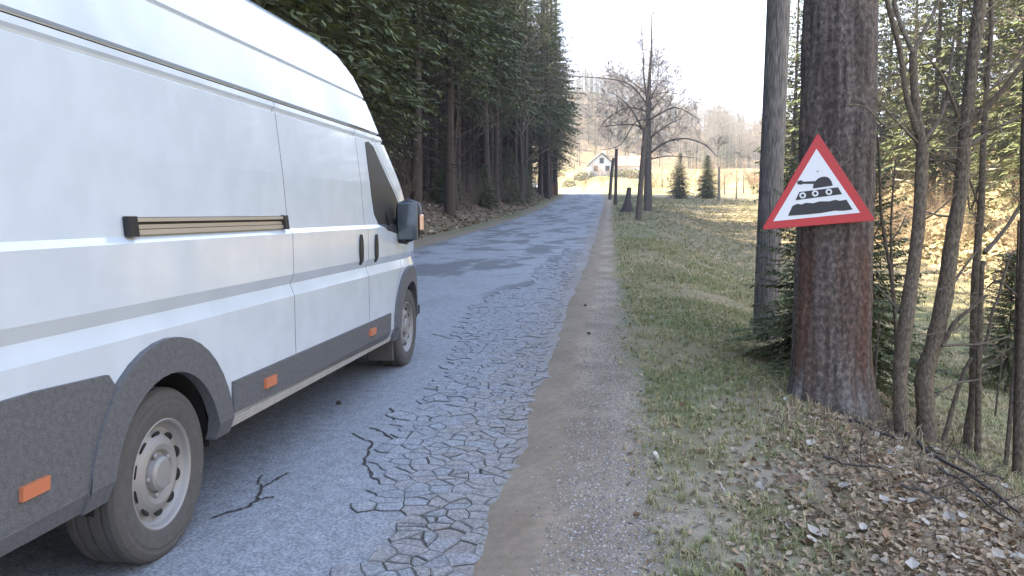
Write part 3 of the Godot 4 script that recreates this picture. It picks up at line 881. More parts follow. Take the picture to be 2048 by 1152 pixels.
func build_van() -> void:
	slv = lines([[1.6, 8.1, 0.065]])
	for i in PROF.size() - 1:
		var n := maxi(1, int(ceil((PROF[i + 1][0] - PROF[i][0]) / 0.06)))
		for z in n: hl.append(lerpf(PROF[i][0], PROF[i + 1][0], z / float(n)))
	hl.append(2.63)
	var van := thing("cargo_van", Vector3(-2.77, 0, -5.0), "white high-roof cargo van with grey lower cladding driving on the road", "van")
	var sil := pv(SIL)
	var rear := disc(3.05, 0.35, 0.43); var front := disc(7.08, 0.39, 0.43)
	var win := pv([[6.09, 1.91], [6.17, 1.925], [6.30, 1.895], [6.42, 1.80], [6.60, 1.67], [6.77, 1.555], [6.93, 1.437], [7.0, 1.32], [6.99, 1.205], [6.77, 1.21], [6.41, 1.25], [6.23, 1.30], [6.13, 1.38], [6.10, 1.535], [6.09, 1.75]])
	var door := pv([[5.864, 0.30], [6.52, 0.30], [6.56, 0.55], [6.66, 0.80], [6.93, 1.05], [7.04, 1.2], [7.04, 1.36], [6.95, 1.47], [6.45, 1.82], [6.32, 1.99], [5.864, 1.99]])
	for side in [1.0, -1.0]:
		part(van, "quarter_panel", skin(meet(sil, rect(1.5, 0.2, 4.417, 1.999)), [rear], side), M.paint)
		part(van, "sliding_door" if side > 0 else "side_panel", skin(meet(sil, rect(4.423, 0.2, 5.857, 1.999)), [], side), M.paint)
		var d := part(van, "cab_door", skin(meet(sil, door), [win, front], side), M.paint)
		part(van, "front_wing", skin(meet(sil, rect(5.5, 0.2, 8.2, 1.999)), [Geometry2D.offset_polygon(door, 0.005)[0], front, rect(5.4, 0, 5.872, 2.1)], side), M.paint)
		part(van, "roof_side", skin(meet(sil, rect(1.5, 2.003, 8.2, 2.7)), [], side), M.paint)
		var lining := part(van, "inner_lining", skin(Geometry2D.offset_polygon(sil, -0.012)[0], [win, rear, front], side, -0.028), M.cavity)
		# window: frame, two panes and the bar between
		var bar := pv([[6.285, 1.90], [6.325, 1.885], [6.385, 1.74], [6.435, 1.58], [6.47, 1.41], [6.48, 1.24], [6.445, 1.25], [6.432, 1.41], [6.395, 1.58], [6.345, 1.74]])
		var inner: PackedVector2Array = Geometry2D.offset_polygon(win, -0.022)[0]
		part(d, "window_frame", skin(win, [inner], side, 0.004, 0.02), M.black)
		part(d, "window_bar", skin(meet(bar, inner), [], side, 0.003, 0.02), M.black)
		for g in Geometry2D.clip_polygons(inner, bar): part(d, "window_pane", skin(g, [], side, -0.008), M.glass)
		part(d, "door_handle", skin(disc(6.05, 1.125, 0.034, 0.105), [], side, 0.014, 0.02), M.black)
		part(van, "door_handle", skin(disc(5.67, 1.13, 0.036, 0.108), [], side, 0.014, 0.02), M.black)
		# cladding
		var gc := Color(0.155, 0.16, 0.17)
		var ring := disc(3.05, 0.35, 0.545); var hole := disc(3.05, 0.35, 0.405)
		var low := pv([[1.69, 0.385], [1.69, 0.85], [2.3, 0.845], [2.66, 0.825], [2.72, 0.75], [2.72, 0.375]])
		part(van, "rear_cladding", skin(meet(low, sil), [Geometry2D.offset_polygon(ring, 0.0)[0]], side, 0.016, 0.03, gc), M.plastic)
		part(van, "wheel_arch_trim", skin(meet(ring, rect(2.0, 0.375, 4.0, 1.2)), [hole], side, 0.026, 0.05, gc), M.plastic)
		var fr := disc(7.08, 0.39, 0.54); var fh := disc(7.08, 0.39, 0.405)
		part(van, "wheel_arch_trim", skin(meet(fr, rect(6.0, 0.345, 7.62, 1.2)), [fh], side, 0.03, 0.06, gc), M.plastic)
		var strip := part(van, "side_cladding", skin(pv([[3.62, 0.605], [6.42, 0.592], [6.38, 0.395], [3.61, 0.457]]), [], side, 0.014, 0.02, gc), M.plastic)
		part(van, "sill", skin(pv([[3.49, 0.445], [6.5, 0.385], [6.48, 0.355], [3.5, 0.388]]), [], side, 0.012, 0.03, Color(0.6, 0.58, 0.55)), M.sill)
		for q in [[2.19, 0.535, 2.31, 0.578], [3.945, 0.503, 4.075, 0.552], [5.79, 0.497, 5.93, 0.545]]:
			part(van, "side_marker", skin(pv([[q[0], q[1]], [q[2], q[1]], [q[2] + 0.005, q[3]], [q[0] + 0.005, q[3]]]), [], side, 0.03, 0.025), M.orange)
		# bumper corner
		part(van, "bumper_corner", skin(meet(sil, rect(7.64, 0.2, 8.2, 0.82)), [fr], side, 0.01, 0.02, gc), M.plastic)
		# door rail
		if side > 0:
			var rail := part(van, "door_rail", skin(rect(2.86, 1.303, 4.372, 1.37), [], side, 0.006, 0.02), M.black)
			part(rail, "rail_lip", skin(rect(2.9, 1.353, 4.34, 1.368), [], side, 0.02, 0.012), M.railmetal)
			part(rail, "rail_lip", skin(rect(2.9, 1.304, 4.34, 1.323), [], side, 0.016, 0.012), M.railmetal)
			part(rail, "rail_bed", skin(rect(2.9, 1.326, 4.34, 1.342), [], side, 0.010, 0.006), M.railmetal)
			for q in [[2.855, 2.915], [4.32, 4.375]]: part(rail, "end_cap", skin(rect(q[0], 1.298, q[1], 1.374), [], side, 0.026, 0.02), M.black)
	# skin across the top, front and back
	var strips := [["rear_doors", 0, 3, M.paint], ["roof", 3, 9, M.paint], ["windscreen", 9, 11, M.glass], ["bonnet", 11, 13, M.paint], ["grille", 13, 14, M.plastic], ["front_bumper", 14, 16, M.plastic]]
	for q in strips:
		var mb := MB.new()
		for i in range(q[1], q[2]):
			var n := maxi(1, int(Vector2(SIL[i][0], SIL[i][1]).distance_to(Vector2(SIL[i + 1][0], SIL[i + 1][1])) / 0.2))
			for z in n:
				var a := Vector2(lerpf(SIL[i][0], SIL[i + 1][0], z / float(n)), lerpf(SIL[i][1], SIL[i + 1][1], z / float(n)))
				var b := Vector2(lerpf(SIL[i][0], SIL[i + 1][0], (z + 1) / float(n)), lerpf(SIL[i][1], SIL[i + 1][1], (z + 1) / float(n)))
				for k in 10:
					var t0 := -1.0 + k * 0.2; var t1 := t0 + 0.2
					var A0 := vp(1, a.x, a.y); var B0 := vp(1, b.x, b.y)
					var o := Vector3(0, 0, 0)
					if q[0] == "roof": o = Vector3(0, 0.025, 0)
					mb.quad(Vector3(A0.x * t0, A0.y, A0.z) + o * (1 - t0 * t0), Vector3(B0.x * t0, B0.y, B0.z) + o * (1 - t0 * t0), Vector3(B0.x * t1, B0.y, B0.z) + o * (1 - t1 * t1), Vector3(A0.x * t1, A0.y, A0.z) + o * (1 - t1 * t1), Color(0.125, 0.13, 0.142))
		part(van, q[0], mb.mesh(), q[3])
	# floor, bulkhead, cab
	var fl := MB.new()
	fl.box(Vector3(-0.93, 0.36, -2.9), Vector3(0.93, 0.44, 3.25))
	fl.box(Vector3(-0.12, 0.24, -2.0), Vector3(0.12, 0.37, 2.8))
	fl.box(Vector3(-0.7, 0.27, 1.9), Vector3(0.7, 0.35, 2.0))
	part(van, "underbody", fl.mesh(), M.cavity)
	var bk := MB.new()
	bk.box(Vector3(-0.84, 0.45, -0.83), Vector3(0.84, 1.95, -0.80))
	part(van, "bulkhead", bk.mesh(), mat(Color(0.10, 0.10, 0.11), 0.8))
	for x in [-0.48, 0.48]:
		var st := MB.new()
		st.cbox(Transform3D(Basis(), Vector3(x, 0.85, -1.25)), Vector3(0.25, 0.09, 0.26), 0.05, Color(0.03, 0.03, 0.035))
		st.cbox(Transform3D(Basis(Vector3.RIGHT, 0.15), Vector3(x, 1.2, -1.0)), Vector3(0.24, 0.32, 0.07), 0.05, Color(0.03, 0.03, 0.035))
		var seat := part(van, "seat", st.mesh(), M.twigs)
		var hd := MB.new()
		hd.cbox(Transform3D(Basis(Vector3.RIGHT, 0.15), Vector3(x, 1.58, -0.95)), Vector3(0.13, 0.09, 0.05), 0.035, Color(0.03, 0.03, 0.035))
		part(seat, "headrest", hd.mesh(), M.twigs)
	var da := MB.new()
	da.cbox(Transform3D(Basis(Vector3.RIGHT, 0.3), Vector3(0, 1.1, -2.1)), Vector3(0.85, 0.16, 0.3), 0.08, Color(0.03, 0.03, 0.033))
	part(van, "dashboard", da.mesh(), M.twigs)
	# wheels
	for q in [[1.0, 3.05], [1.0, 7.08], [-1.0, 3.05], [-1.0, 7.08]]:
		var side: float = q[0]
		var w := Node3D.new(); w.name = "wheel"; van.add_child(w, true)
		w.position = Vector3(side * 0.9, 0.346, -(q[1] - 5.0))
		w.rotation = Vector3(0.7 + q[1], 0, 0)
		var t := Transform3D(Basis(Vector3(0, 0, 1), -side * PI / 2), Vector3.ZERO)
		var ty := MB.new()
		ty.lathe(t, [[0.205, -0.1], [0.25, -0.113], [0.31, -0.115], [0.333, -0.103], [0.3435, -0.085], [0.345, -0.06], [0.336, -0.056], [0.336, -0.046], [0.345, -0.042], [0.345, -0.006], [0.336, -0.004], [0.336, 0.004], [0.345, 0.006], [0.345, 0.042], [0.336, 0.046], [0.336, 0.056], [0.345, 0.06], [0.3435, 0.085], [0.333, 0.103], [0.322, 0.110], [0.31, 0.115], [0.295, 0.1135], [0.285, 0.117], [0.25, 0.113], [0.222, 0.106], [0.214, 0.098]], 56, Color(0.12, 0.112, 0.104))
		part(w, "tyre", ty.mesh(), M.rubber)
		var ri := MB.new()
		ri.lathe(t, [[0.222, 0.104], [0.216, 0.107], [0.208, 0.1], [0.2, 0.082], [0.185, 0.066], [0.17, 0.066], [0.135, 0.088], [0.118, 0.094], [0.098, 0.088], [0.085, 0.072], [0.075, 0.072], [0.068, 0.098], [0.055, 0.108], [0.0, 0.11]], 48)
		ri.lathe(t, [[0.21, 0.1], [0.2, -0.1]], 40)
		var rim := part(w, "rim", ri.mesh(), M.steel)
		var hs := MB.new()
		hs.lathe(t, [[0.2, 0.03], [0.0, 0.03]], 24)
		part(w, "hub", hs.mesh(), M.cavity)
		for k in 10:
			var a := TAU * k / 10
			var sl := MB.new()
			sl.lathe(Transform3D(t.basis * Basis(Vector3.UP, -a), t * Vector3(cos(a) * 0.158, 0.074, sin(a) * 0.158)) * Transform3D(Basis.from_scale(Vector3(0.62, 1, 1.0)).rotated(Vector3(0, 0, 1), 0.55), Vector3.ZERO), [[0.027, 0.0], [0.026, 0.006], [0.02, 0.0065], [0.0, 0.0065]], 12)
			part(rim, "slot", sl.mesh(), M.cavity)
		for k in 5:
			var a := TAU * k / 5 + 0.3
			var nb := MB.new()
			nb.lathe(Transform3D(t.basis, t * Vector3(cos(a) * 0.083, 0.07, sin(a) * 0.083)), [[0.012, 0.0], [0.012, 0.02], [0.008, 0.024], [0.0, 0.024]], 6)
			part(rim, "wheel_nut", nb.mesh(), M.steel)
		# wheel well
		var ww := MB.new()
		var cs := Vector3(0, 0.35 if q[1] < 5 else 0.35, -(q[1] - 5.0))
		for k in 24:
			var a0 := -0.05 + (PI + 0.1) * k / 24.0; var a1 := -0.05 + (PI + 0.1) * (k + 1) / 24.0
			var e0 := Vector3(0, sin(a0), cos(a0)) * 0.425; var e1 := Vector3(0, sin(a1), cos(a1)) * 0.425
			ww.quad(cs + e0 + Vector3(side * 0.66, 0, 0), cs + e1 + Vector3(side * 0.66, 0, 0), cs + e1 + Vector3(side * 0.985, 0, 0), cs + e0 + Vector3(side * 0.985, 0, 0))
			ww.tri(cs + e0 + Vector3(side * 0.66, 0, 0), cs + e1 + Vector3(side * 0.66, 0, 0), cs + Vector3(side * 0.66, 0, 0))
		part(van, "wheel_well", ww.mesh(), M.cavity)
		# mud flap behind the front wheel
		if q[1] < 5: continue
		var mf := MB.new()
		var z0: float = -(q[1] - 5.0) + (0.40 if q[1] > 5 else 0.415)
		mf.cbox(Transform3D(Basis(Vector3.RIGHT, 0.12), Vector3(side * 0.87, 0.26, z0)), Vector3(0.115, 0.15, 0.012), 0.01, Color(0.14, 0.125, 0.115))
		part(van, "mud_flap", mf.mesh(), M.rubber)
	# mirrors
	for side in [1.0, -1.0]:
		var mr := Node3D.new(); mr.name = "wing_mirror"; van.add_child(mr, true)
		mr.position = Vector3(side * 0.985, 1.28, -1.72)
		var hb := MB.new()
		# housing: stacked rounded rings
		var rings := []
		for k in 11:
			var t := k / 10.0
			var y := lerpf(-0.175, 0.185, t)
			var w := 0.105 * pow(1.0 - pow(absf(t - 0.5) * 2.0, 4.0), 0.35) * (0.9 + 0.1 * t) + 0.004
			var dd := 0.085 * pow(1.0 - pow(absf(t - 0.5) * 2.0, 4.0), 0.4) + 0.004
			var rg := []
			for j in 16:
				var a := TAU * j / 16
				rg.append(Vector3(side * (0.135 + signf(cos(a)) * pow(absf(cos(a)), 0.5) * w), y, signf(sin(a)) * pow(absf(sin(a)), 0.6) * dd * (1.0 if sin(a) < 0 else 0.45)))
			rings.append(rg)
		for k in 10:
			for j in 16:
				var j2 := (j + 1) % 16
				var pa: Vector3 = rings[k][j]; var ctr := Vector3(side * 0.135, lerpf(-0.1, 0.1, k / 10.0), 0)
				hb.trin(rings[k][j], rings[k][j2], rings[k + 1][j2], (rings[k][j] - ctr).normalized(), (rings[k][j2] - ctr).normalized(), (rings[k + 1][j2] - ctr).normalized(), Color.WHITE, Color.WHITE, Color.WHITE)
				hb.trin(rings[k][j], rings[k + 1][j2], rings[k + 1][j], (rings[k][j] - ctr).normalized(), (rings[k + 1][j2] - ctr).normalized(), (rings[k + 1][j] - ctr).normalized(), Color.WHITE, Color.WHITE, Color.WHITE)
		part(mr, "housing", hb.mesh(), M.black)
		var gl := MB.new()
		gl.cbox(Transform3D(Basis(), Vector3(side * 0.135, 0.0, 0.036)), Vector3(0.085, 0.15, 0.006), 0.005)
		part(mr, "mirror_glass", gl.mesh(), mat(Color(0.10, 0.12, 0.14), 0.12, 0.6))
		var ar := MB.new()
		ar.tube([Vector3(side * -0.12, -0.13, -0.05), Vector3(side * 0.0, -0.15, -0.03), Vector3(side * 0.12, -0.165, -0.01)], [0.03, 0.026, 0.03], 8)
		ar.tube([Vector3(side * -0.12, 0.0, -0.06), Vector3(side * 0.05, 0.0, -0.03)], [0.025, 0.03], 8)
		part(mr, "arm", ar.mesh(), M.black)
		var ind := MB.new()
		ind.cbox(Transform3D(Basis(), Vector3(side * 0.238, -0.01, -0.015)), Vector3(0.012, 0.065, 0.04), 0.008)
		part(mr, "indicator_lens", ind.mesh(), mat(Color(0.75, 0.45, 0.3), 0.2))

# ---------------------------------------------------------------- big spruce with the sign, pole
func build_sign_tree() -> void:
	var o := thing("sign_tree", gp(1.69, 6.5, -0.05), "thick reddish grey spruce trunk carrying the triangular sign", "tree")
	var tr := MB.new()
	var nr := 110
	var ys := lines([[-0.25, 3.6, 0.022], [3.6, 19.0, 1.1]])
	var rows := []
	for y in ys:
		var R: float = lerpf(0.277, 0.02, pow(maxf(y, 0) / 19.0, 1.25))
		if y < 1.2: R += 0.02 * (1.2 - y) * 0.6
		if y < 0.35: R += 0.16 * pow(0.35 - y, 1.6) * 2.0
		var row := []
		for k in nr:
			var a := TAU * k / nr
			var d := Vector3(cos(a), 0, sin(a))
			var q := d * 2.2
			var rr := R
			rr *= 1.0 + 0.035 * nz.get_noise_3d(q.x * 30, y * 22, q.z * 30)
			if y < 4.0:
				rr += 0.011 * nz2.get_noise_3d(q.x * 120, y * 75, q.z * 120)
				rr += 0.012 * absf(nz.get_noise_3d(q.x * 230, y * 110, q.z * 230))
				if y < 0.6: rr += 0.06 * pow(maxf(0.0, 0.6 - y), 1.3) * maxf(0.0, sin(a * 5.0 + 0.7))
				# knot
				var kd := Vector2(angle_difference(a, 1.62) * R, y - 0.78)
				rr += 0.014 * exp(-kd.length_squared() / 0.0016)
			var lean := Vector3(-0.012 * y, 0, 0)
			var col := Color(0.285, 0.23, 0.2)
			var f1 := nz2.get_noise_3d(q.x * 40, y * 18, q.z * 40)
			var f2 := nz.get_noise_3d(q.x * 110, y * 60, q.z * 110)
			col = col.lerp(Color(0.125, 0.095, 0.08), clampf(0.3 + f2 * 1.3 + f1 * 0.6, 0, 1))
			# reddish flaking bark, mostly between knee and chest height
			var red := clampf((f1 * 1.3 + f2 * 0.5 + 0.3) * 1.9, 0, 1) * ss(0.1, 0.45, y) * (1.0 - ss(1.15, 1.5, y))
			var sidey := clampf(absf(angle_difference(a, PI / 2 + 0.12)) - 0.35, 0, 0.5) * 2.0
			col = col.lerp(Color(0.27, 0.14, 0.1), red * (0.3 + 0.6 * sidey))
			col = col.lerp(Color(0.36, 0.33, 0.31), clampf((f1 * 0.8 - f2 - 0.18) * 2.2, 0, 1) * (1.0 - ss(0.2, 0.5, y)))
			col = col.lerp(Color(0.06, 0.065, 0.04), clampf((-f1 + f2 * 0.5 - 0.25) * 2.0, 0, 1) * (1.0 - ss(0.3, 0.9, y)))
			row.append([d * rr + lean + Vector3(0, y, 0), col])
		rows.append(row)
	for i in rows.size() - 1:
		for k in nr:
			var k2 := (k + 1) % nr
			var A = rows[i][k]; var B = rows[i][k2]; var C = rows[i + 1][k2]; var D = rows[i + 1][k]
			var im := maxi(i - 1, 0)
			var n := func(i_: int, k_: int) -> Vector3:
				var e1: Vector3 = rows[i_][(k_ + 1) % nr][0] - rows[i_][(k_ + nr - 1) % nr][0]
				var e2: Vector3 = rows[mini(i_ + 1, rows.size() - 1)][k_][0] - rows[maxi(i_ - 1, 0)][k_][0]
				return e2.cross(e1).normalized()
			var na: Vector3 = n.call(i, k); var nb: Vector3 = n.call(i, k2); var nc: Vector3 = n.call(i + 1, k2); var nd: Vector3 = n.call(i + 1, k)
			tr.trin(A[0], B[0], C[0], na, nb, nc, A[1], B[1], C[1])
			tr.trin(A[0], C[0], D[0], na, nc, nd, A[1], C[1], D[1])
	part(o, "trunk", tr.mesh(), M.bark)
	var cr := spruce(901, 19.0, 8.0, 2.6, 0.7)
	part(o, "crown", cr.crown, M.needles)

func build_sign() -> void:
	var T := Vector2(1.45, 1.911); var L := Vector2(1.093, 1.241); var R := Vector2(1.85, 1.308)
	var zt := Vector2(690, 75); var zl := Vector2(125, 1030); var zr := Vector2(1245, 945)
	var det := (zt.x - zl.x) * (zr.y - zl.y) - (zr.x - zl.x) * (zt.y - zl.y)
	var o := thing("warning_sign", Vector3(1.46, 1.45, -6.165), "red bordered white triangle sign with black tank picture on tree trunk", "sign")
	o.rotation.y = deg_to_rad(-2.0)
	var to := func(a: Array) -> PackedVector2Array:
		var out := PackedVector2Array()
		for q in a:
			var p := Vector2(q[0], q[1])
			var wa := ((p.x - zl.x) * (zr.y - zl.y) - (zr.x - zl.x) * (p.y - zl.y)) / det
			var wb := ((zt.x - zl.x) * (p.y - zl.y) - (p.x - zl.x) * (zt.y - zl.y)) / det
			out.append(L + (T - L) * wa + (R - L) * wb - Vector2(1.46, 1.45))
		if Geometry2D.is_polygon_clockwise(out): out.reverse()
		return out
	var plate := func(poly: PackedVector2Array, z0: float, z1: float, bev: float) -> ArrayMesh:
		var mb := MB.new()
		var inn: PackedVector2Array = poly
		if bev > 0:
			var q := Geometry2D.offset_polygon(poly, -bev)
			if q.size(): inn = q[0]
		var t := Geometry2D.triangulate_polygon(inn)
		for k in range(0, t.size(), 3):
			mb.tri(Vector3(inn[t[k]].x, inn[t[k]].y, z1), Vector3(inn[t[k + 1]].x, inn[t[k + 1]].y, z1), Vector3(inn[t[k + 2]].x, inn[t[k + 2]].y, z1), Color.WHITE, Vector3(0, 0, 1))
		t = Geometry2D.triangulate_polygon(poly)
		for k in range(0, t.size(), 3):
			mb.tri(Vector3(poly[t[k]].x, poly[t[k]].y, z0), Vector3(poly[t[k + 1]].x, poly[t[k + 1]].y, z0), Vector3(poly[t[k + 2]].x, poly[t[k + 2]].y, z0), Color.WHITE, Vector3(0, 0, -1))
		for k in poly.size():
			var a := poly[k]; var b := poly[(k + 1) % poly.size()]
			var d := (b - a).normalized()
			mb.quad(Vector3(a.x, a.y, z0), Vector3(b.x, b.y, z0), Vector3(b.x, b.y, z1 - bev), Vector3(a.x, a.y, z1 - bev), Color.WHITE, Vector3(d.y, -d.x, 0))
		if bev > 0:
			for k in poly.size():
				var a := poly[k]; var b := poly[(k + 1) % poly.size()]
				var ia := _near(inn, a); var ib := _near(inn, b)
				var d := (b - a).normalized()
				mb.quad(Vector3(a.x, a.y, z1 - bev), Vector3(b.x, b.y, z1 - bev), Vector3(ib.x, ib.y, z1), Vector3(ia.x, ia.y, z1), Color.WHITE, Vector3(d.y, -d.x, 1).normalized())
		return mb.mesh()
	part(o, "red_border", plate.call(to.call([[690, 72], [706, 92], [1245, 928], [1248, 940], [1236, 952], [140, 1036], [124, 1030], [126, 1014], [670, 92]]), -0.012, 0.008, 0.002), M.sign_red)
	part(o, "white_panel", plate.call(to.call([[672, 222], [1105, 870], [230, 952]]), 0.004, 0.0105, 0.0), M.sign_white)
	var dome := [[633, 622], [637, 590], [648, 562], [664, 540], [690, 518], [720, 506], [750, 502], [780, 508], [803, 525], [820, 552], [832, 595]]
	part(o, "turret", plate.call(to.call(dome), 0.006, 0.0125, 0.0), M.sign_black)
	part(o, "gun_barrel", plate.call(to.call([[478, 545], [518, 535], [533, 550], [655, 547], [642, 575], [533, 573], [515, 582], [478, 575]]), 0.006, 0.0123, 0.0), M.sign_black)
	part(o, "hull", plate.call(to.call([[497, 655], [885, 612], [925, 682], [458, 738]]), 0.006, 0.0125, 0.0), M.sign_black)
	for q in [[530, 690], [656, 671], [793, 657]]:
		var ring := []; var dot := []
		for k in 24:
			var a := TAU * k / 24
			ring.append([q[0] + cos(a) * 33, q[1] + sin(a) * 31]); dot.append([q[0] + cos(a) * 16, q[1] + sin(a) * 15])
		part(o, "wheel_ring", plate.call(to.call(ring), 0.008, 0.0145, 0.0), M.sign_white)
		part(o, "wheel_dot", plate.call(to.call(dot), 0.008, 0.0165, 0.0), M.sign_black)
	part(o, "ground_bar", plate.call(to.call([[428, 795], [475, 775], [520, 782], [560, 765], [640, 770], [700, 752], [800, 752], [860, 738], [900, 748], [968, 738], [1030, 838], [940, 850], [850, 848], [720, 870], [560, 885], [380, 897]]), 0.006, 0.0125, 0.0), M.sign_black)
	var bo := MB.new()
	bo.lathe(Transform3D(Basis(Vector3.RIGHT, PI / 2), Vector3(-0.005, 0.2, 0.009)), [[0.008, 0.0], [0.008, 0.003], [0.004, 0.005], [0.0, 0.005]], 10)
	part(o, "nail_head", bo.mesh(), M.galv)
	var br := MB.new()
	br.box(Vector3(-0.05, -0.1, -0.075), Vector3(0.12, 0.2, -0.012))
	part(o, "wooden_backing", br.mesh(), mat(Color(0.12, 0.09, 0.06), 0.9))

func _near(poly: PackedVector2Array, p: Vector2) -> Vector2:
	var best := poly[0]
	for q in poly:
		if q.distance_squared_to(p) < best.distance_squared_to(p): best = q
	return best

func pole(called: String, pts: Array, label: String, category: String, col: Color, sides := 20) -> Node3D:
	# round timber with drying cracks, from [x, y, s, r] points
	var b := Vector3(pts[0][0], ground_y(pts[0][0], pts[0][2]), -pts[0][2])
	var o := thing(called, b, label, category)
	var mb := MB.new()
	var rows := []
	var n := 60
	for i in n + 1:
		var t := i / float(n)
		var k := mini(int(t * (pts.size() - 1)), pts.size() - 2)
		var f := t * (pts.size() - 1) - k
		var c := Vector3(lerpf(pts[k][0], pts[k + 1][0], f), lerpf(pts[k][1], pts[k + 1][1], f), -lerpf(pts[k][2], pts[k + 1][2], f)) - b
		if i == 0: c.y = -0.3
		var r := lerpf(pts[k][3], pts[k + 1][3], f)
		var row := []
		for j in sides:
			var a := TAU * j / sides
			var w := nz2.get_noise_3d(cos(a) * 90, c.y * 5, sin(a) * 90)
			var w2 := nz.get_noise_3d(cos(a) * 60, c.y * 12, sin(a) * 60)
			row.append([c + Vector3(cos(a), 0, sin(a)) * r * (1.0 + 0.03 * w2 - 0.03 * absf(w)), col * (1.0 + 0.3 * w + 0.2 * w2)])
		rows.append(row)
	for i in n:
		for j in sides:
			var j2 := (j + 1) % sides
			var a0 := TAU * j / sides; var a1 := TAU * j2 / sides
			var n0 := Vector3(cos(a0), 0, sin(a0)); var n1 := Vector3(cos(a1), 0, sin(a1))
			mb.trin(rows[i][j][0], rows[i][j2][0], rows[i + 1][j2][0], n0, n1, n1, rows[i][j][1], rows[i][j2][1], rows[i + 1][j2][1])
			mb.trin(rows[i][j][0], rows[i + 1][j2][0], rows[i + 1][j][0], n0, n1, n0, rows[i][j][1], rows[i + 1][j2][1], rows[i + 1][j][1])
	for j in sides: mb.tri(rows[n][j][0], rows[n][(j + 1) % sides][0], (rows[n][0][0] + rows[n][sides / 2][0]) / 2.0, col)
	part(o, "shaft", mb.mesh(), M.wood)
	return o

# ---------------------------------------------------------------- scattered stuff
func scatter(called: String, mesh: Mesh, m: Material, xf: Array, cols: Array, label: String) -> void:
	var mm := MultiMesh.new()
	mm.transform_format = MultiMesh.TRANSFORM_3D
	mm.use_colors = true
	mm.mesh = mesh
	mm.instance_count = xf.size()
	for i in xf.size():
		mm.set_instance_transform(i, xf[i])
		mm.set_instance_color(i, cols[i])
	var o := MultiMeshInstance3D.new()
	o.name = uname(called)
	o.multimesh = mm
	o.material_override = m
	add_child(o, true)
	tag(o, label, "", "", "stuff")

func tuft(seed_: int, n: int) -> ArrayMesh:
	var r := RandomNumberGenerator.new(); r.seed = seed_
	var mb := MB.new()
	for i in n:
		var a := r.randf() * TAU
		var b := Vector3(r.randf_range(-0.5, 0.5), 0, r.randf_range(-0.5, 0.5)) * 0.9
		var d := Vector3(cos(a), 0, sin(a)) * r.randf_range(0.2, 0.9)
		var w := Vector3(-sin(a), 0, cos(a)) * 0.05
		var h := r.randf_range(0.45, 1.1)
		var p1 := b + d * 0.35 + Vector3(0, h * 0.7, 0); var p2 := b + d + Vector3(0, h * 0.9, 0)
		var g := r.randf_range(0.75, 1.2)
		var cc := Color(g, g, g)
		mb.quad(b + w, p1 + w * 0.7, p1 - w * 0.7, b - w, cc); mb.tri(p1 + w * 0.7, p2, p1 - w * 0.7, cc)
	return mb.mesh()

func leaf_mesh(seed_: int) -> ArrayMesh:
	var r := RandomNumberGenerator.new(); r.seed = seed_
	var mb := MB.new()
	var n := 5
	var L := []; var C := []; var R := []
	var curl := r.randf_range(0.1, 0.5)
	for i in n + 1:
		var t := i / float(n)
		var w := 0.36 * sin(pow(t, 0.8) * PI) * r.randf_range(0.8, 1.15)
		var y := curl * pow(t - 0.4, 2.0) * 1.2 + 0.02
		C.append(Vector3(0, y, t - 0.5)); L.append(Vector3(-w, y + w * r.randf_range(0.2, 0.9) * 0.8, t - 0.5)); R.append(Vector3(w, y + w * r.randf_range(0.1, 0.8) * 0.8, t - 0.5))
	for i in n:
		mb.quad(L[i], L[i + 1], C[i + 1], C[i]); mb.quad(C[i], C[i + 1], R[i + 1], R[i])
	return mb.mesh()

func leaf_color(r: RandomNumberGenerator) -> Color:
	var pick := r.randf()
	var c := Color(0.24, 0.17, 0.11)
	if pick < 0.32: c = Color(0.36, 0.28, 0.2)
	elif pick < 0.5: c = Color(0.42, 0.37, 0.32)
	elif pick < 0.58: c = Color(0.21, 0.125, 0.08)
	elif pick < 0.72: c = Color(0.10, 0.075, 0.06)
	return c.lerp(Color(0.3, 0.24, 0.18), 0.4) * r.randf_range(0.75, 1.2)

func leaf_density(x: float, s: float) -> float:
	var a := nz.get_noise_2d(x * 14.0 + 9, s * 14.0)
	return clampf(ss(0.0, 1.0, x * 0.62 - (s - 3.0) * 0.17 + a * 0.4 + 0.1) + ss(1.0, 1.6, x) * 0.35 * ss(12.0, 7.0, s) + 0.05, 0, 1) * (1.0 - ss(2.4, 4.2, x) * 0.75)

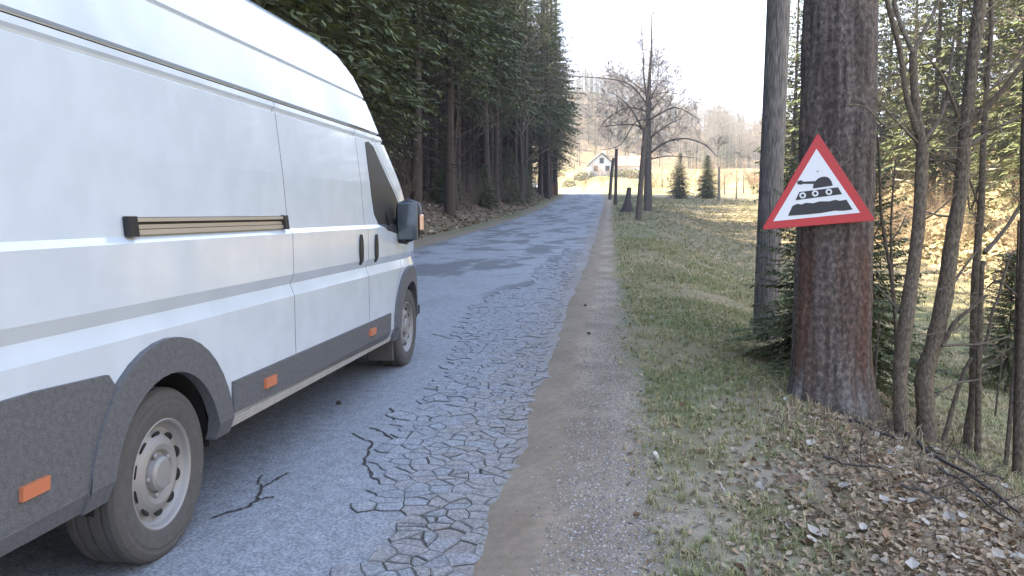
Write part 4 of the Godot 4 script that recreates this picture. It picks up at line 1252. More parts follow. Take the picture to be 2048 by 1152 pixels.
func build_litter() -> void:
	var r := RandomNumberGenerator.new(); r.seed = 31
	# loose stones of the gravel shoulder
	var st := MB.new()
	var ico := [Vector3(1, 0, 0), Vector3(-1, 0, 0), Vector3(0, 0.7, 0), Vector3(0, -0.7, 0), Vector3(0, 0, 0.85), Vector3(0, 0, -0.85)]
	for q in [[0, 2, 4], [4, 2, 1], [1, 2, 5], [5, 2, 0], [0, 4, 3], [4, 1, 3], [1, 5, 3], [5, 0, 3]]: st.tri(ico[q[0]], ico[q[1]], ico[q[2]])
	var xf := []; var cols := []
	while xf.size() < 30000:
		var s := 2.4 + pow(r.randf(), 1.8) * 13.0
		var u := r.randfn(0.02, 0.2)
		if u < -0.5 or u > 0.75 or (u < -0.27 and r.randf() < 0.8): continue
		var k := 0.0028 + 0.006 * pow(r.randf(), 2.5) + (0.008 if r.randf() < 0.004 else 0.0)
		xf.append(Transform3D(Basis.from_euler(Vector3(r.randf() * 6, r.randf() * 6, r.randf() * 6)).scaled(Vector3(k, k * 0.7, k)), gp(u, s, k * 0.2)))
		var g := 0.14 + 0.36 * pow(r.randf(), 1.5)
		cols.append(Color(g, g * 0.92, g * 0.86))
	scatter("gravel", st.mesh(), M.stone, xf, cols, "loose pale gravel along the edge of the asphalt")
	# fallen leaves
	var lm := []
	for i in 4: lm.append(leaf_mesh(100 + i))
	for i in 4:
		xf = []; cols = []
		while xf.size() < 7500:
			var s := 2.4 + pow(r.randf(), 1.5) * 11.0
			var x := r.randf_range(0.1, 5.2)
			if r.randf() > leaf_density(x, s): continue
			var k := r.randf_range(0.018, 0.05)
			xf.append(Transform3D(Basis.from_euler(Vector3(r.randfn(0, 0.45), r.randf() * 6.3, r.randfn(0, 0.45))).scaled(Vector3(k, k, k)), gp(x, s, 0.004 + r.randf() * 0.012)))
			cols.append(leaf_color(r))
		scatter("leaf_litter", lm[i], M.leaf, xf, cols, "layer of small dry fallen leaves on the verge")
	for i in 260:
		var s := 2.9 + pow(r.randf(), 1.3) * 3.6
		var x := r.randf_range(0.5, 2.6)
		if r.randf() > leaf_density(x, s) + 0.1: continue
		var o := part(ground, "dry_leaf", lm[i % 4], null)
		var k := r.randf_range(0.05, 0.085)
		o.transform = Transform3D(Basis.from_euler(Vector3(r.randfn(0, 0.5), r.randf() * 6.3, r.randfn(0, 0.5))).scaled(Vector3(k, k, k)), gp(x, s, 0.018))
		o.material_override = leaf_mats[r.randi() % leaf_mats.size()]
	# short grass
	var tm := [tuft(1, 9), tuft(2, 7), tuft(3, 8)]
	for i in 3:
		xf = []; cols = []
		while xf.size() < 15000:
			var s := 2.4 + pow(r.randf(), 1.7) * 26.0
			var x := 0.0 + pow(r.randf(), 0.85) * 7.0
			var a := nz.get_noise_2d(x * 14.0 + 9, s * 14.0); var b := nz.get_noise_2d(x * 55.0, s * 55.0 + 77)
			var den := clampf(0.55 - a * 1.6 - b * 0.8, 0.02, 1.0) * ss(0.03, 0.35, x + a * 0.2) * (1.0 - 0.75 * leaf_density(x, s) * ss(7.5, 5.5, s))
			if x > 3.0: den = maxf(den, 0.4)
			if r.randf() > den: continue
			var k := r.randf_range(0.022, 0.05) * (1.0 + s * 0.03) * (1.6 if x > 2.6 else 1.0)
			xf.append(Transform3D(Basis.from_euler(Vector3(r.randfn(0, 0.2), r.randf() * 6.3, 0)).scaled(Vector3(k * 1.1, k, k * 1.1)), gp(x, s, -0.003)))
			var g := Color(0.2, 0.22, 0.08).lerp(Color(0.47, 0.38, 0.24), clampf(r.randf() * 0.95 + a * 0.6, 0, 1))
			cols.append(g * r.randf_range(0.8, 1.3))
		scatter("grass", tm[i], M.grass, xf, cols, "short patchy early spring grass on the verge")
	# long dry blades round the trunk and the saplings
	var dm := tuft(9, 12)
	xf = []; cols = []
	while xf.size() < 170:
		var x := r.randfn(1.75, 0.55); var s := r.randfn(5.6, 0.7)
		if x < 1.0 or x > 3.6: continue
		var k := r.randf_range(0.06, 0.17)
		xf.append(Transform3D(Basis.from_euler(Vector3(r.randfn(0.5, 0.5), r.randf() * 6.3, r.randfn(0, 0.4))).scaled(Vector3(k * 0.45, k, k * 0.45)), gp(x, s, -0.005)))
		cols.append(Color(0.36, 0.29, 0.2) * r.randf_range(0.6, 1.2))
	scatter("dry_grass", dm, M.grass, xf, cols, "long bent dry grass round the sign tree")
	# coarse tufts over the meadow and the bank opposite
	xf = []; cols = []
	while xf.size() < 9000:
		var s := r.randf_range(14.0, 95.0); var x := r.randf_range(0.2, 15.0)
		if x < 3.0 and r.randf() < 0.4: continue
		var k := r.randf_range(0.06, 0.13) * (1.0 + s * 0.006)
		xf.append(Transform3D(Basis.from_euler(Vector3(0, r.randf() * 6.3, 0)).scaled(Vector3(k * 1.8, k, k * 1.8)), gp(x + road_shift(s), s, -0.005)))
		cols.append(Color(0.18, 0.19, 0.08).lerp(Color(0.4, 0.33, 0.21), r.randf()) * r.randf_range(0.8, 1.2))
	scatter("meadow_grass", tm[1], M.grass, xf, cols, "coarse pale and green tufts over the meadow")
	xf = []; cols = []
	while xf.size() < 9000:
		var s := r.randf_range(12.0, 112.0); var q := pow(r.randf(), 1.4) * 11.0
		var x := -6.3 - q + road_shift(s)
		var k := r.randf_range(0.1, 0.26)
		xf.append(Transform3D(Basis.from_euler(Vector3(r.randfn(0, 0.4), r.randf() * 6.3, r.randfn(0, 0.4))).scaled(Vector3(k, k, k)), gp(x, s, 0.03)))
		cols.append(leaf_color(r) * 0.8)
	scatter("forest_leaves", lm[1], M.leaf, xf, cols, "brown leaf litter on the forest bank")

var leaf_mats := []

func build_bank_litter(r: RandomNumberGenerator) -> void:
	var xf := []; var cols := []
	while xf.size() < 14000:
		var s := r.randf_range(24.0, 72.0)
		var x := interp(EDGE_TAB, s) - 0.8 + pow(r.randf(), 1.2) * 20.0
		var k := r.randf_range(0.14, 0.4)
		xf.append(Transform3D(Basis.from_euler(Vector3(r.randfn(0, 0.5), r.randf() * 6.3, r.randfn(0, 0.5))).scaled(Vector3(k, k, k)), gp(x, s, 0.03)))
		cols.append(Color(0.3, 0.25, 0.17).lerp(Color(0.44, 0.39, 0.27), r.randf()).lerp(Color(0.14, 0.17, 0.06), 0.7 if r.randf() < 0.25 else 0.0))
	scatter("bank_litter", leaf_mesh(140), M.leaf, xf, cols, "brown leaves and brush over the sunlit bank")

# ---------------------------------------------------------------- forest and valley
func build_forest() -> void:
	var r := RandomNumberGenerator.new(); r.seed = 4
	var kinds := []
	for i in 7: kinds.append(spruce(10 + i, [23.0, 25.0, 22.0, 26.0, 24.0, 25.0, 27.0][i], [3.4, 2.8, 6.6, 7.4, 5.8, 6.2, 3.0][i], [2.9, 3.1, 2.8, 3.0, 3.2, 3.3, 3.4][i], 0.95, NEEDLE, 0.0, 60, 0.72))
	var bare := []
	for i in 3: bare.append(bare_tree(40 + i, [15.0, 17.0, 13.0][i], [0.14, 0.17, 0.12][i], 15, 3, Color(0.15, 0.11, 0.082), 0.2, 0.34))
	var hid := []
	var rows := [-8.4, -10.7, -13.2, -15.8, -18.6, -21.8, -25.5, -29.5]
	for k in rows.size():
		var s := -22.0 + r.randf() * 2.0
		while s < 109.0:
			s += r.randf_range(1.9, 3.4) * (1.0 if k < 4 else 1.25) * (0.72 if s < 26.0 else 1.0)
			var x: float = rows[k] + r.randf_range(-0.9, 0.9) + road_shift(s)
			if s > 108.0 and k > 4: continue
			if s > 84.0 and k == 0: x += 1.3
			var sc := r.randf_range(0.86, 1.08)
			if s > 88.0: sc *= 1.22
			if k < 3 and s > 14.0:
				if k == 0 and r.randf() < (0.0 if s < 40.0 or s > 74.0 else 0.25):
					plant("bare_tree", bare[r.randi() % 3], gp(x + 0.4, s), "slim bare brown tree at the dark forest edge across the road", "tree", "bare trees along the forest edge", r.randf() * 6.3, r.randf_range(0.8, 1.2), [M.thin_bark, M.twigs])
				else:
					plant("forest_spruce", kinds[r.randi() % 2 if s < 34.0 else (2 + r.randi() % 4 if s < 88.0 else 5 + r.randi() % 2)], gp(x, s), ["tall straight spruce in the front row of the dark forest", "tall spruce in the second row of the dark forest", "tall spruce deep in the dark forest, third row"][k], "tree", ["front row of forest spruces", "second row of forest spruces", "third row of forest spruces"][k], r.randf() * 6.3, sc)
			else:
				hid.append(Transform3D(Basis(Vector3.UP, r.randf() * 6.3).scaled(Vector3.ONE * sc), gp(x, s)))
	# the depth of the forest: one mass
	for part_ in ["trunk", "crown"]:
		var cols := []
		for i in hid.size(): cols.append(Color.WHITE)
		scatter("forest_depth_" + part_, kinds[1][part_], M.bark if part_ == "trunk" else M.needles, hid, cols, "mass of spruces deep in the forest" if part_ == "crown" else "massed trunks deep in the forest")
	# understorey: young spruces, brush
	var young := [spruce(60, 4.0, 0.3, 1.2, 1.6, NEEDLE), spruce(61, 3.0, 0.2, 1.0, 1.8, NEEDLE)]
	for q in [[-7.6, 63.0, 0], [-7.3, 71.0, 1], [-7.9, 52.0, 1], [-8.8, 44.0, 0], [-8.0, 79.0, 0]]:
		plant("young_spruce", young[q[2]], gp(q[0], q[1]), "young green spruce under the edge of the dark forest", "tree", "young spruces under the forest edge", q[1], r.randf_range(0.8, 1.1))
	for q in [[-11.5, 103.0], [-14.0, 106.0], [-16.5, 102.0], [-19.0, 107.0], [-12.8, 98.5], [-15.5, 96.0], [-10.6, 107.5], [-22.0, 104.0]]:
		plant("thicket_spruce", young[0], gp(q[0] + road_shift(q[1]), q[1]), "bushy young spruce filling the far end of the dark forest", "tree", "young spruces at the far end of the forest", q[1], r.randf_range(1.3, 1.9))
	var brush := []
	for i in 3:
		var b := MB.new()
		for k in 14:
			var a := r.randf() * TAU
			grow(b, r, Vector3(r.randf_range(-0.3, 0.3), -0.05, r.randf_range(-0.3, 0.3)), Vector3(cos(a) * 0.5, 1, sin(a) * 0.5).normalized(), r.randf_range(0.9, 1.9), 0.012, 2, Color(0.16, 0.115, 0.085), 0.5, 0.1)
		brush.append(b.mesh())
	for i in 34:
		var s := r.randf_range(20.0, 106.0)
		var o := part(self, "bare_shrub", brush[i % 3], M.twigs, gp(-6.9 - r.randf() * 2.6 + road_shift(s), s))
		o.rotation.y = r.randf() * 6.3
		tag(o, "leafless brown shrub on the forest bank across the road", "shrub", "shrubs along the forest edge")
	for q in [[-6.6, 100.0], [-6.9, 104.0], [-7.2, 108.0]]:
		var o := part(self, "russet_shrub", brush[0], vm_russet, gp(q[0] + road_shift(q[1]), q[1]))
		o.scale = Vector3(1.2, 1.0, 1.2)
		tag(o, "russet shrub where the forest ends by the sunlit field", "shrub", "russet shrubs at the forest end")
	# wooded bank beyond the meadow
	var lit := []
	for i in 4: lit.append(spruce(80 + i, [20.0, 18.0, 22.0, 15.0][i], [1.2, 0.8, 1.6, 0.5][i], [3.0, 2.8, 3.1, 2.6][i], 1.5, NEEDLE, 0.0, 0, 0.85))
	var P := [[12.4, 60.0, 0, 1.0], [14.4, 66.0, 2, 0.95], [16.5, 56.0, 1, 1.0], [17.2, 47.5, 2, 0.9], [20.0, 52.0, 0, 1.0], [18.6, 41.0, 1, 0.95], [22.5, 46.0, 2, 1.0], [17.6, 35.5, 3, 1.0], [21.5, 38.0, 0, 0.95], [25.5, 42.0, 1, 1.1], [24.0, 34.0, 2, 0.95], [20.5, 30.0, 3, 1.0], [27.5, 49.0, 0, 1.1], [24.0, 58.0, 2, 1.1], [19.5, 63.0, 1, 1.1], [30.0, 38.0, 1, 1.0], [27.0, 56.0, 0, 1.1], [31.0, 45.0, 2, 1.1], [29.0, 62.0, 2, 1.1], [34.0, 40.0, 0, 1.1], [23.0, 68.0, 1, 1.1], [33.0, 52.0, 1, 1.2], [36.0, 46.0, 0, 1.2], [19.0, 71.0, 0, 1.0], [28.0, 33.5, 0, 1.0], [38.0, 55.0, 2, 1.2], [13.2, 53.5, 3, 0.42], [16.0, 39.0, 3, 0.3]]
	for q in P:
		var big: bool = q[3] > 0.6
		plant("meadow_spruce", lit[q[2]], gp(q[0], q[1]), ("sunlit spruce on the bank beyond the meadow" if q[0] > 12.5 else "sunlit spruce standing right behind the grey pole") if big else "small bushy spruce at the sunlit foot of the bank", "tree", "" if q[0] < 12.5 else ("spruces on the bank beyond the meadow" if big else "small spruces at the foot of the bank"), r.randf() * 6.3, q[3])
	var dry := []
	for i in 2:
		var b := MB.new()
		for k in 16:
			var a := r.randf() * TAU
			grow(b, r, Vector3(r.randf_range(-0.6, 0.6), -0.05, r.randf_range(-0.6, 0.6)), Vector3(cos(a) * 0.6, 1, sin(a) * 0.6).normalized(), r.randf_range(0.8, 2.2), 0.012, 2, Color(0.27, 0.19, 0.12), 0.5, 0.1)
		dry.append(b.mesh())
	for i in 95:
		var s := r.randf_range(26.0, 66.0)
		var o := part(self, "dry_shrub", dry[i % 2], M.twigs, gp(interp(EDGE_TAB, s) + pow(r.randf(), 1.5) * 14.0 - 0.3, s))
		o.rotation.y = r.randf() * 6.3
		tag(o, "tan leafless shrub on the sunlit bank beyond the meadow", "shrub", "dry shrubs on the bank")
	var bb := []
	for i in 2: bb.append(bare_tree(140 + i, 11.0, 0.11, 12, 3, Color(0.24, 0.19, 0.14), 0.2, 0.33))
	for i in 9:
		var s := 33.0 + i * 3.6
		plant("slender_bare_tree", bb[i % 2], gp(interp(EDGE_TAB, s) + 2.0 + r.randf() * 9.0, s), "slender leafless tree among the spruces of the sunlit bank", "tree", "leafless trees on the bank", r.randf() * 6.3, r.randf_range(0.8, 1.2), [M.thin_bark, M.twigs])
	# rail fence along the bank
	var fence := thing("rail_fence", gp(interp(EDGE_TAB, 48.0) + 3.9, 48.0), "pale two-rail wooden fence on the sunlit bank", "fence")
	var prev := []
	var fs := 36.0
	while fs < 60.0:
		var x := interp(EDGE_TAB, fs) + 3.9
		var b := gp(x, fs) - fence.position
		var ps := MB.new()
		ps.cbox(Transform3D(Basis(), b + Vector3(0, 0.55, 0)), Vector3(0.06, 0.85, 0.06), 0.015, Color(0.42, 0.38, 0.32))
		part(fence, "post", ps.mesh(), M.wood)
		var now := [b + Vector3(-0.07, 0.62, 0), b + Vector3(-0.07, 1.25, 0)]
		for k in 2:
			if prev:
				var rl := MB.new()
				rl.tube([prev[k], now[k]], [0.055, 0.05], 8, Color(0.48, 0.44, 0.37))
				part(fence, "rail", rl.mesh(), M.wood)
		prev = now
		fs += 3.0

func build_near_plants() -> void:
	var data := [["sapling", SAPLING_A, "slim young tree with forked top beside the sign trunk"], ["sapling", SAPLING_B, "sturdier leaning young tree, second stem beyond the sign trunk"], ["sapling", SAPLING_C, "thin tall stem rising behind the leaning young tree"], ["sapling", SAPLING_D, "short crooked stem in front of the thin tall one"], ["sapling", SAPLING_E, "young tree stem at the right border of the view"], ["sapling", SAPLING_F, "hair-thin stem between sign trunk and forked young tree"]]
	for i in data.size():
		var d: Array = data[i][1]
		var at := gp(d[0][0][0], d[0][0][2])
		var o := thing(data[i][0], at, data[i][2], "tree")
		limbs(o, d, M.thin_bark, Color(0.27, 0.215, 0.155) * (1.0 - 0.04 * i), at, 300 + i, 0.26)
	# fallen branches on the leaves
	var lab := ["dead branch lying from the sign trunk over the leaves", "long dead branch slanting down the leafy slope", "thin dead branch lying level below the saplings", "curved twig on the fallen leaves", "dead branch at the lower end of the leafy slope", "short straight twig on leaves below the sign trunk"]
	for i in TWIGS.size():
		var mb := MB.new()
		var pts := []; var rad := []
		var r := RandomNumberGenerator.new(); r.seed = 50 + i
		for k in TWIGS[i].size() - 1:
			for z in 4:
				var t := z / 4.0
				var x := lerpf(TWIGS[i][k][0], TWIGS[i][k + 1][0], t); var s := lerpf(TWIGS[i][k][2], TWIGS[i][k + 1][2], t)
				pts.append(gp(x, s, 0.03 + r.randf() * 0.03) - gp(TWIGS[i][0][0], TWIGS[i][0][2])); rad.append(lerpf(TWIGS[i][k][3], TWIGS[i][k + 1][3], t))
		mb.tube(pts, rad, 6, Color(0.14, 0.115, 0.1))
		for z in 5: grow(mb, r, pts[2 + z % (pts.size() - 2)], Vector3(r.randf_range(-1, 1), 0.35, r.randf_range(-1, 1)).normalized(), r.randf_range(0.12, 0.3), 0.004, 1, Color(0.14, 0.115, 0.1))
		var o := part(self, "fallen_branch", mb.mesh(), M.thin_bark, gp(TWIGS[i][0][0], TWIGS[i][0][2]))
		tag(o, lab[i], "branch")
	# the young spruce behind the trunk
	var ys := spruce(210, 2.3, 0.15, 1.0, 3.0, NEEDLE, 0.03, 0, 0.42)
	plant("small_spruce", ys, gp(2.1, 8.0), "dark little spruce growing behind the sign trunk", "tree")
	var ys2 := spruce(211, 2.1, 0.3, 0.6, 2.5, NEEDLE, 0.02, 0, 0.45)
	plant("small_spruce", ys2, gp(5.9, 13.0), "lone little spruce standing on the shaded meadow", "tree")
	# grey utility pole
	pole("utility_pole", [[1.795, -0.3, 9.8, 0.143], [1.83, 3.7, 9.8, 0.128], [1.87, 8.0, 9.8, 0.11]], "grey weathered wooden utility pole behind the sign trunk", "pole", Color(0.34, 0.31, 0.29))
	# a bit of litter by the gravel
	var cb := MB.new()
	cb.cbox(Transform3D(Basis.from_euler(Vector3(0.3, 0.5, 0.5)), Vector3(0, 0.02, 0)), Vector3(0.012, 0.026, 0.015), 0.006, Color(0.6, 0.6, 0.6))
	var o := part(self, "crumpled_paper", cb.mesh(), M.leaf, gp(0.27, 4.62))
	tag(o, "scrap of crumpled white paper on the gravel edge", "litter")
	var rk := MB.new()
	for q in [[0, 0, 0, 0.026], [0.02, 0.0, 0.015, 0.018]]: rk.cbox(Transform3D(Basis.from_euler(Vector3(0.5, 0.3, 0.2)), Vector3(q[0], q[3] * 0.6, q[2])), Vector3(q[3], q[3] * 0.7, q[3] * 0.9), q[3] * 0.45, Color(0.09, 0.075, 0.07))
	for q in [[0.275, 4.5, "dark pebble beside the scrap of white paper"], [-0.33, 11.3, "dark clod on the dirt strip, the farther one"], [-0.22, 8.95, "dark clod on the gravel, the nearer one"], [-1.9, 5.6, "small dark clod on the road beside the van"]]:
		var p := part(self, "clod", rk.mesh(), M.soil, gp(q[0], q[1]) if q[0] > -0.5 else Vector3(q[0], road_top(q[0], q[1]), -q[1]))
		p.scale = Vector3.ONE * 0.65
		tag(p, q[2], "clod")

func build_distance() -> void:
	var r := RandomNumberGenerator.new(); r.seed = 9
	# the big leafless tree by the road
	var at := gp(BARE_LIMBS[0][0][0], BARE_LIMBS[0][0][2])
	var o := thing("leafless_tree", at, "tall leafless tree with wide limbs standing beside the road ahead", "tree")
	limbs(o, BARE_LIMBS, M.thin_bark, Color(0.27, 0.23, 0.205), at, 77, 1.5, true, 4)
	var crown := MB.new()
	for k in 14:
		var t := lerpf(0.45, 0.9, k / 13.0)
		var q := Vector3(0.0, t * 14.2, 0)
		var a := k * 2.4
		grow(crown, r, q + Vector3(lerpf(0, 0.25, t), 0, 0), Vector3(cos(a), r.randf_range(0.25, 1.1), sin(a)).normalized(), lerpf(3.6, 1.6, t) * r.randf_range(0.7, 1.1), 0.035, 2, Color(0.27, 0.22, 0.19), 0.55, 0.1, 0.013)
	part(o, "crown", crown.mesh(), M.twigs)
	pole("leaning_pole", [LEANING[0][0], LEANING[0][1], LEANING[0][2]], "leaning timber prop pole beside the tall leafless tree", "pole", Color(0.24, 0.2, 0.17), 12)
	pole("timber_pole", [POSTB[0][0], POSTB[0][1], POSTB[0][2]], "upright dark timber pole beyond the broken stump", "pole", Color(0.2, 0.17, 0.15), 10)
	pole("timber_pole", [POSTC[0][0], POSTC[0][1], POSTC[0][2]], "slightly slanting timber pole, the farthest by the road", "pole", Color(0.2, 0.17, 0.15), 10)
	var lp := pole("lamp_post", [LAMP[0][0], LAMP[0][1]], "pale slim post beside the two field spruces", "post", Color(0.4, 0.37, 0.3), 10)
	# broken stump with wide foot
	var sp := gp(1.26, 58.0)
	o = thing("broken_stump", sp, "broken tree stump with wide foot beside the road", "stump")
	var mb := MB.new()
	var prof := [[0.0, 0.5], [0.15, 0.42], [0.4, 0.32], [0.7, 0.25], [0.95, 0.2], [1.15, 0.18], [1.7, 0.16], [1.75, 0.08]]
	for i in prof.size() - 1:
		for k in 14:
			var a0 := TAU * k / 14; var a1 := TAU * (k + 1) / 14
			var f0: float = 1.0 + 0.25 * sin(a0 * 3.0) * (1.0 - prof[i][0] / 1.8); var f1: float = 1.0 + 0.25 * sin(a1 * 3.0) * (1.0 - prof[i][0] / 1.8)
			var q := func(a: float, j: int, f: float) -> Vector3:
				return Vector3(cos(a) * prof[j][1] * f - 0.15 * (1.0 - prof[j][0] / 1.75), prof[j][0] - 0.08, sin(a) * prof[j][1] * f)
			var e0 := Vector3(cos(a0), 0.25, sin(a0)).normalized(); var e1 := Vector3(cos(a1), 0.25, sin(a1)).normalized()
			mb.trin(q.call(a0, i, f0), q.call(a1, i, f1), q.call(a1, i + 1, f1), e0, e1, e1, Color(0.15, 0.125, 0.12), Color(0.15, 0.125, 0.12), Color(0.15, 0.125, 0.12))
			mb.trin(q.call(a0, i, f0), q.call(a1, i + 1, f1), q.call(a0, i + 1, f0), e0, e1, e0, Color(0.15, 0.125, 0.12), Color(0.15, 0.125, 0.12), Color(0.15, 0.125, 0.12))
	part(o, "wood", mb.mesh(), M.thin_bark)
	# field spruces
	var fs := spruce(230, 5.2, 0.2, 1.55, 2.2, NEEDLE); var fs2 := spruce(231, 4.9, 0.2, 1.5, 3.0, NEEDLE)
	plant("field_spruce", fs, gp(7.9, 98.0), "small sparse spruce on the field, nearer the leafless tree", "tree")
	plant("field_spruce", fs2, gp(11.0, 98.0), "small dense dark spruce on the field beside the pale post", "tree")
	# hill wood
	var hs := [spruce(240, 15.0, 1.0, 2.6, 0.35, NEEDLE), spruce(241, 13.0, 1.5, 2.3, 0.35, NEEDLE)]
	var hb := []
	for i in 3: hb.append(bare_tree(250 + i, 12.0, 0.16, 15, 3, [Color(0.25, 0.205, 0.155), Color(0.22, 0.19, 0.16), Color(0.27, 0.2, 0.145)][i], 0.15, 0.36, 0.016))
	var n := 0
	while n < 430:
		var s := r.randf_range(238.0, 352.0)
		var px := r.randf_range(0.045, 0.34)
		var z := s
		var x := px * z * 0.993 - 0.117 * s
		if s < 262.0 and x < 20.0 and r.randf() < 0.7: continue
		n += 1
		var con := r.randf() < (0.45 if s < 320.0 else 0.55)
		if con: plant("hill_spruce", hs[n % 2], gp(x, s), "dark conifer in the wood on the far hill", "tree", "conifers on the far hill", r.randf() * 6.3, r.randf_range(0.6, 1.15))
		else: plant("hill_bare_tree", hb[n % 3], gp(x, s), "pale leafless tree in the wood on the far hill", "tree", "leafless trees on the far hill", r.randf() * 6.3, r.randf_range(0.7, 1.2), [M.thin_bark, M.twigs])
	# orchard and shrubs on the sunlit slope
	var orb := bare_tree(260, 5.5, 0.1, 12, 3, Color(0.28, 0.21, 0.15), 0.3, 0.4)
	for q in [[5.5, 122.0], [14.5, 110.0], [18.0, 117.0], [23.0, 125.0], [14.0, 135.0], [26.0, 140.0], [9.0, 150.0], [33.0, 150.0], [20.0, 160.0], [-8.0, 185.0], [2.0, 188.0], [14.0, 96.0]]:
		plant("orchard_tree", orb, gp(q[0], q[1]), "small leafless orchard tree on the sunlit slope", "tree", "orchard trees on the sunlit slope", r.randf() * 6.3, r.randf_range(0.8, 1.2), [M.thin_bark, M.twigs])
	var tb := MB.new()
	for k in 12:
		var a := r.randf() * TAU
		grow(tb, r, Vector3(r.randf_range(-0.5, 0.5), -0.05, r.randf_range(-0.5, 0.5)), Vector3(cos(a) * 0.6, 1, sin(a) * 0.6).normalized(), r.randf_range(0.8, 2.0), 0.02, 2, Color(0.3, 0.2, 0.12), 0.5, 0.1, 0.012)
	var tbm := tb.mesh()
	for k in 26:
		var s := r.randf_range(108.0, 196.0)
		var x := r.randf_range(0.08, 0.3) * s - 0.117 * s
		if x < 3.0 and s < 150.0: continue
		var sh := part(self, "field_shrub", tbm, M.twigs, gp(x, s))
		sh.rotation.y = r.randf() * 6.3
		sh.scale = Vector3.ONE * r.randf_range(0.7, 1.6)
		tag(sh, "tan leafless shrub on the sunlit slope below the houses", "shrub", "shrubs on the sunlit slope")
	# houses
	house(Vector2(-2.6, 198.0), 0.12, 5.4, 7.5, 2.6, 2.3, M.wall, M.slate, "white gabled house with dark roof at the end of the road", true)
	house(Vector2(5.5, 232.0), 1.2, 5.5, 7.0, 2.8, 2.4, M.wall, M.tile, "house with red tiled roof above the white gabled one", false)
	# hedge by the house
	for q in [[-6.5, 190.0, 1.3], [-5.0, 193.0, 1.0], [1.5, 191.0, 1.2], [4.5, 186.0, 1.4], [7.0, 184.0, 1.3], [-9.0, 182.0, 1.0]]:
		var b := MB.new()
		for k in 700:
			var d := Vector3(r.randfn(0, 1), absf(r.randfn(0, 1)) * 0.9, r.randfn(0, 1)).normalized() * pow(r.randf(), 0.35)
			kite(b, Vector3(d.x * 1.7, d.y * 1.6, d.z * 1.4), Vector3(r.randf_range(-1, 1), r.randf_range(-0.3, 1), r.randf_range(-1, 1)) * 0.3, Vector3(r.randf_range(-1, 1), r.randf_range(-1, 1), r.randf_range(-1, 1)) * 0.09, Color(0.11, 0.10, 0.06), Color(0.15, 0.13, 0.07))
		var sh := part(self, "garden_shrub", b.mesh(), M.needles, gp(q[0], q[1]))
		sh.scale = Vector3.ONE * q[2]
		tag(sh, "round olive shrub near the white gabled house", "shrub", "garden shrubs by the houses")

func house(at: Vector2, turn: float, w: float, l: float, hw: float, hr: float, wall: Material, roof: Material, label: String, big: bool) -> void:
	var o := thing("house", gp(at.x, at.y, -0.3), label, "house", "", turn)
	var mb := MB.new()
	mb.box(Vector3(-w / 2, -1.5, -l / 2), Vector3(w / 2, hw, l / 2))
	for z in [-l / 2, l / 2]: mb.tri(Vector3(-w / 2, hw, z), Vector3(w / 2, hw, z), Vector3(0, hw + hr, z), Color.WHITE, Vector3(0, 0, signf(z)))
	part(o, "wall", mb.mesh(), wall)
	var rf: MeshInstance3D
	for sg in [-1.0, 1.0]:
		var rb := MB.new()
		var a := Vector3(0, hw + hr + 0.12, 0); var b := Vector3(sg * (w / 2 + 0.5), hw - 0.5 * hr / (w / 2) + 0.12, 0)
		var e := Vector3(0, 0, l / 2 + 0.5); var t := Vector3(0, 0.16, 0)
		rb.quad(a - e + t, b - e + t, b + e + t, a + e + t); rb.quad(a - e, b - e, b + e, a + e)
		rb.quad(a + e, b + e, b + e + t, a + e + t); rb.quad(a - e, b - e, b - e + t, a - e + t); rb.quad(b - e, b + e, b + e + t, b - e + t)
		rf = part(o, "roof", rb.mesh(), roof)
	var ch := MB.new()
	ch.box(Vector3(0.6, hw + hr * 0.4, -0.4), Vector3(1.2, hw + hr + 0.9, 0.2))
	part(rf, "chimney", ch.mesh(), wall)
	for q in [[-w * 0.25, 1.5], [w * 0.25, 1.5], [0.0, hw + 0.7]]:
		var f := MB.new()
		f.box(Vector3(q[0] - 0.55, q[1] - 0.7, l / 2), Vector3(q[0] + 0.55, q[1] + 0.7, l / 2 + 0.06))
		var wf := part(o, "window", f.mesh(), mat(Color(0.5, 0.48, 0.45), 0.7))
		var p := MB.new()
		p.box(Vector3(q[0] - 0.45, q[1] - 0.6, l / 2 + 0.05), Vector3(q[0] + 0.45, q[1] + 0.6, l / 2 + 0.075))
		part(wf, "pane", p.mesh(), M.window)

var vm_russet: StandardMaterial3D

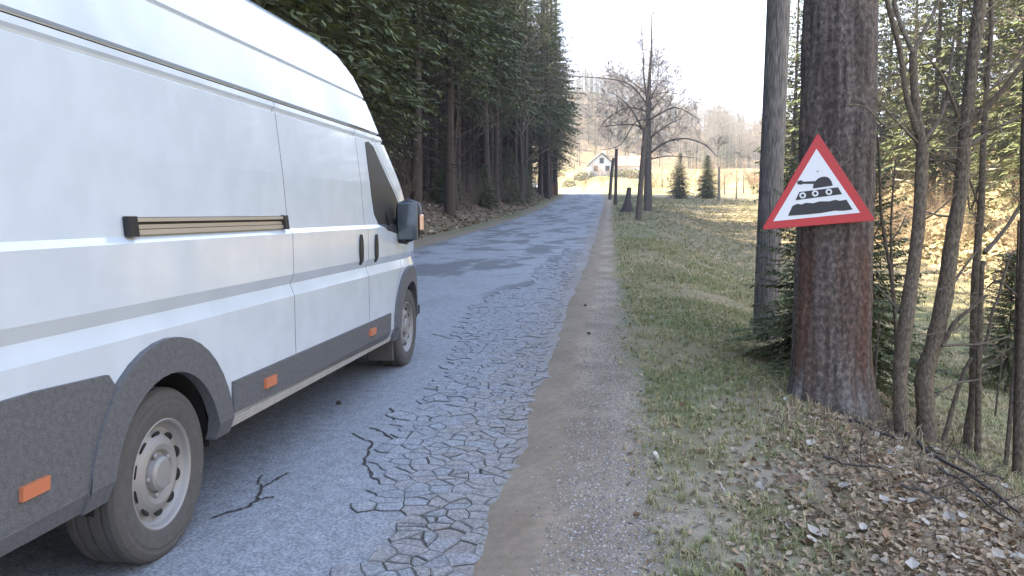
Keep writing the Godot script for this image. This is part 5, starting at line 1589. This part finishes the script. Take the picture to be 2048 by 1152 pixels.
func _ready() -> void:
	# camera
	var cam := Camera3D.new()
	cam.name = "camera"
	cam.position = Vector3(0, 1.42, 0)
	cam.rotation_degrees = Vector3(-5.772, 6.73, 0)
	cam.fov = 38.23
	cam.far = 3000.0
	add_child(cam)
	# sky, exposure
	var env := Environment.new()
	env.background_mode = Environment.BG_SKY
	var sm := ProceduralSkyMaterial.new()
	sm.sky_top_color = Color(0.665, 0.75, 0.90)
	sm.sky_horizon_color = Color(0.95, 0.97, 1.0)
	sm.sky_curve = 0.18
	sm.ground_horizon_color = Color(0.6, 0.6, 0.55)
	sm.ground_bottom_color = Color(0.25, 0.24, 0.2)
	sm.sun_angle_max = 30.0
	sm.energy_multiplier = 0.66
	var sky := Sky.new()
	sky.sky_material = sm
	env.sky = sky
	env.tonemap_mode = Environment.TONE_MAPPER_LINEAR
	env.tonemap_exposure = 5.8
	env.sdfgi_enabled = true; env.ssao_enabled = true; env.ssil_enabled = true
	env.fog_enabled = true
	env.fog_density = 0.0006
	env.fog_light_color = Color(0.95, 0.97, 1.0)
	var we := WorldEnvironment.new()
	we.name = "environment"
	we.environment = env
	add_child(we)
	# sun: high to the left and ahead, behind the forest
	var sun := DirectionalLight3D.new()
	sun.name = "sun"
	var az := deg_to_rad(80.0); var el := deg_to_rad(47.5)
	var from := Vector3(-sin(az) * cos(el), sin(el), -cos(az) * cos(el))
	add_child(sun)
	sun.look_at_from_position(from * 50.0, Vector3.ZERO, Vector3.UP)
	sun.light_energy = 1.6
	sun.light_color = Color(1.0, 0.95, 0.86)
	sun.light_angular_distance = 0.5
	sun.shadow_enabled = true
	nz.seed = 12; nz.frequency = 0.02; nz.fractal_octaves = 3
	nz2.seed = 33; nz2.frequency = 0.02; nz2.fractal_octaves = 3
	make_materials()
	vm_russet = mat(Color(0.3, 0.13, 0.07), 0.8)
	for c in [Color(0.17, 0.115, 0.075), Color(0.30, 0.24, 0.18), Color(0.4, 0.35, 0.3), Color(0.24, 0.15, 0.09), Color(0.36, 0.31, 0.26)]: leaf_mats.append(mat(c, 0.8))
	build_ground()
	build_road()
	build_cracked_asphalt()
	print("ground ", Time.get_ticks_msec())
	build_van()
	print("van ", Time.get_ticks_msec())
	build_sign_tree()
	build_sign()
	build_near_plants()
	print("near ", Time.get_ticks_msec())
	build_forest()
	print("forest ", Time.get_ticks_msec())
	build_distance()
	build_litter()
	var rb := RandomNumberGenerator.new(); rb.seed = 91
	build_bank_litter(rb)
	print("done ", Time.get_ticks_msec())
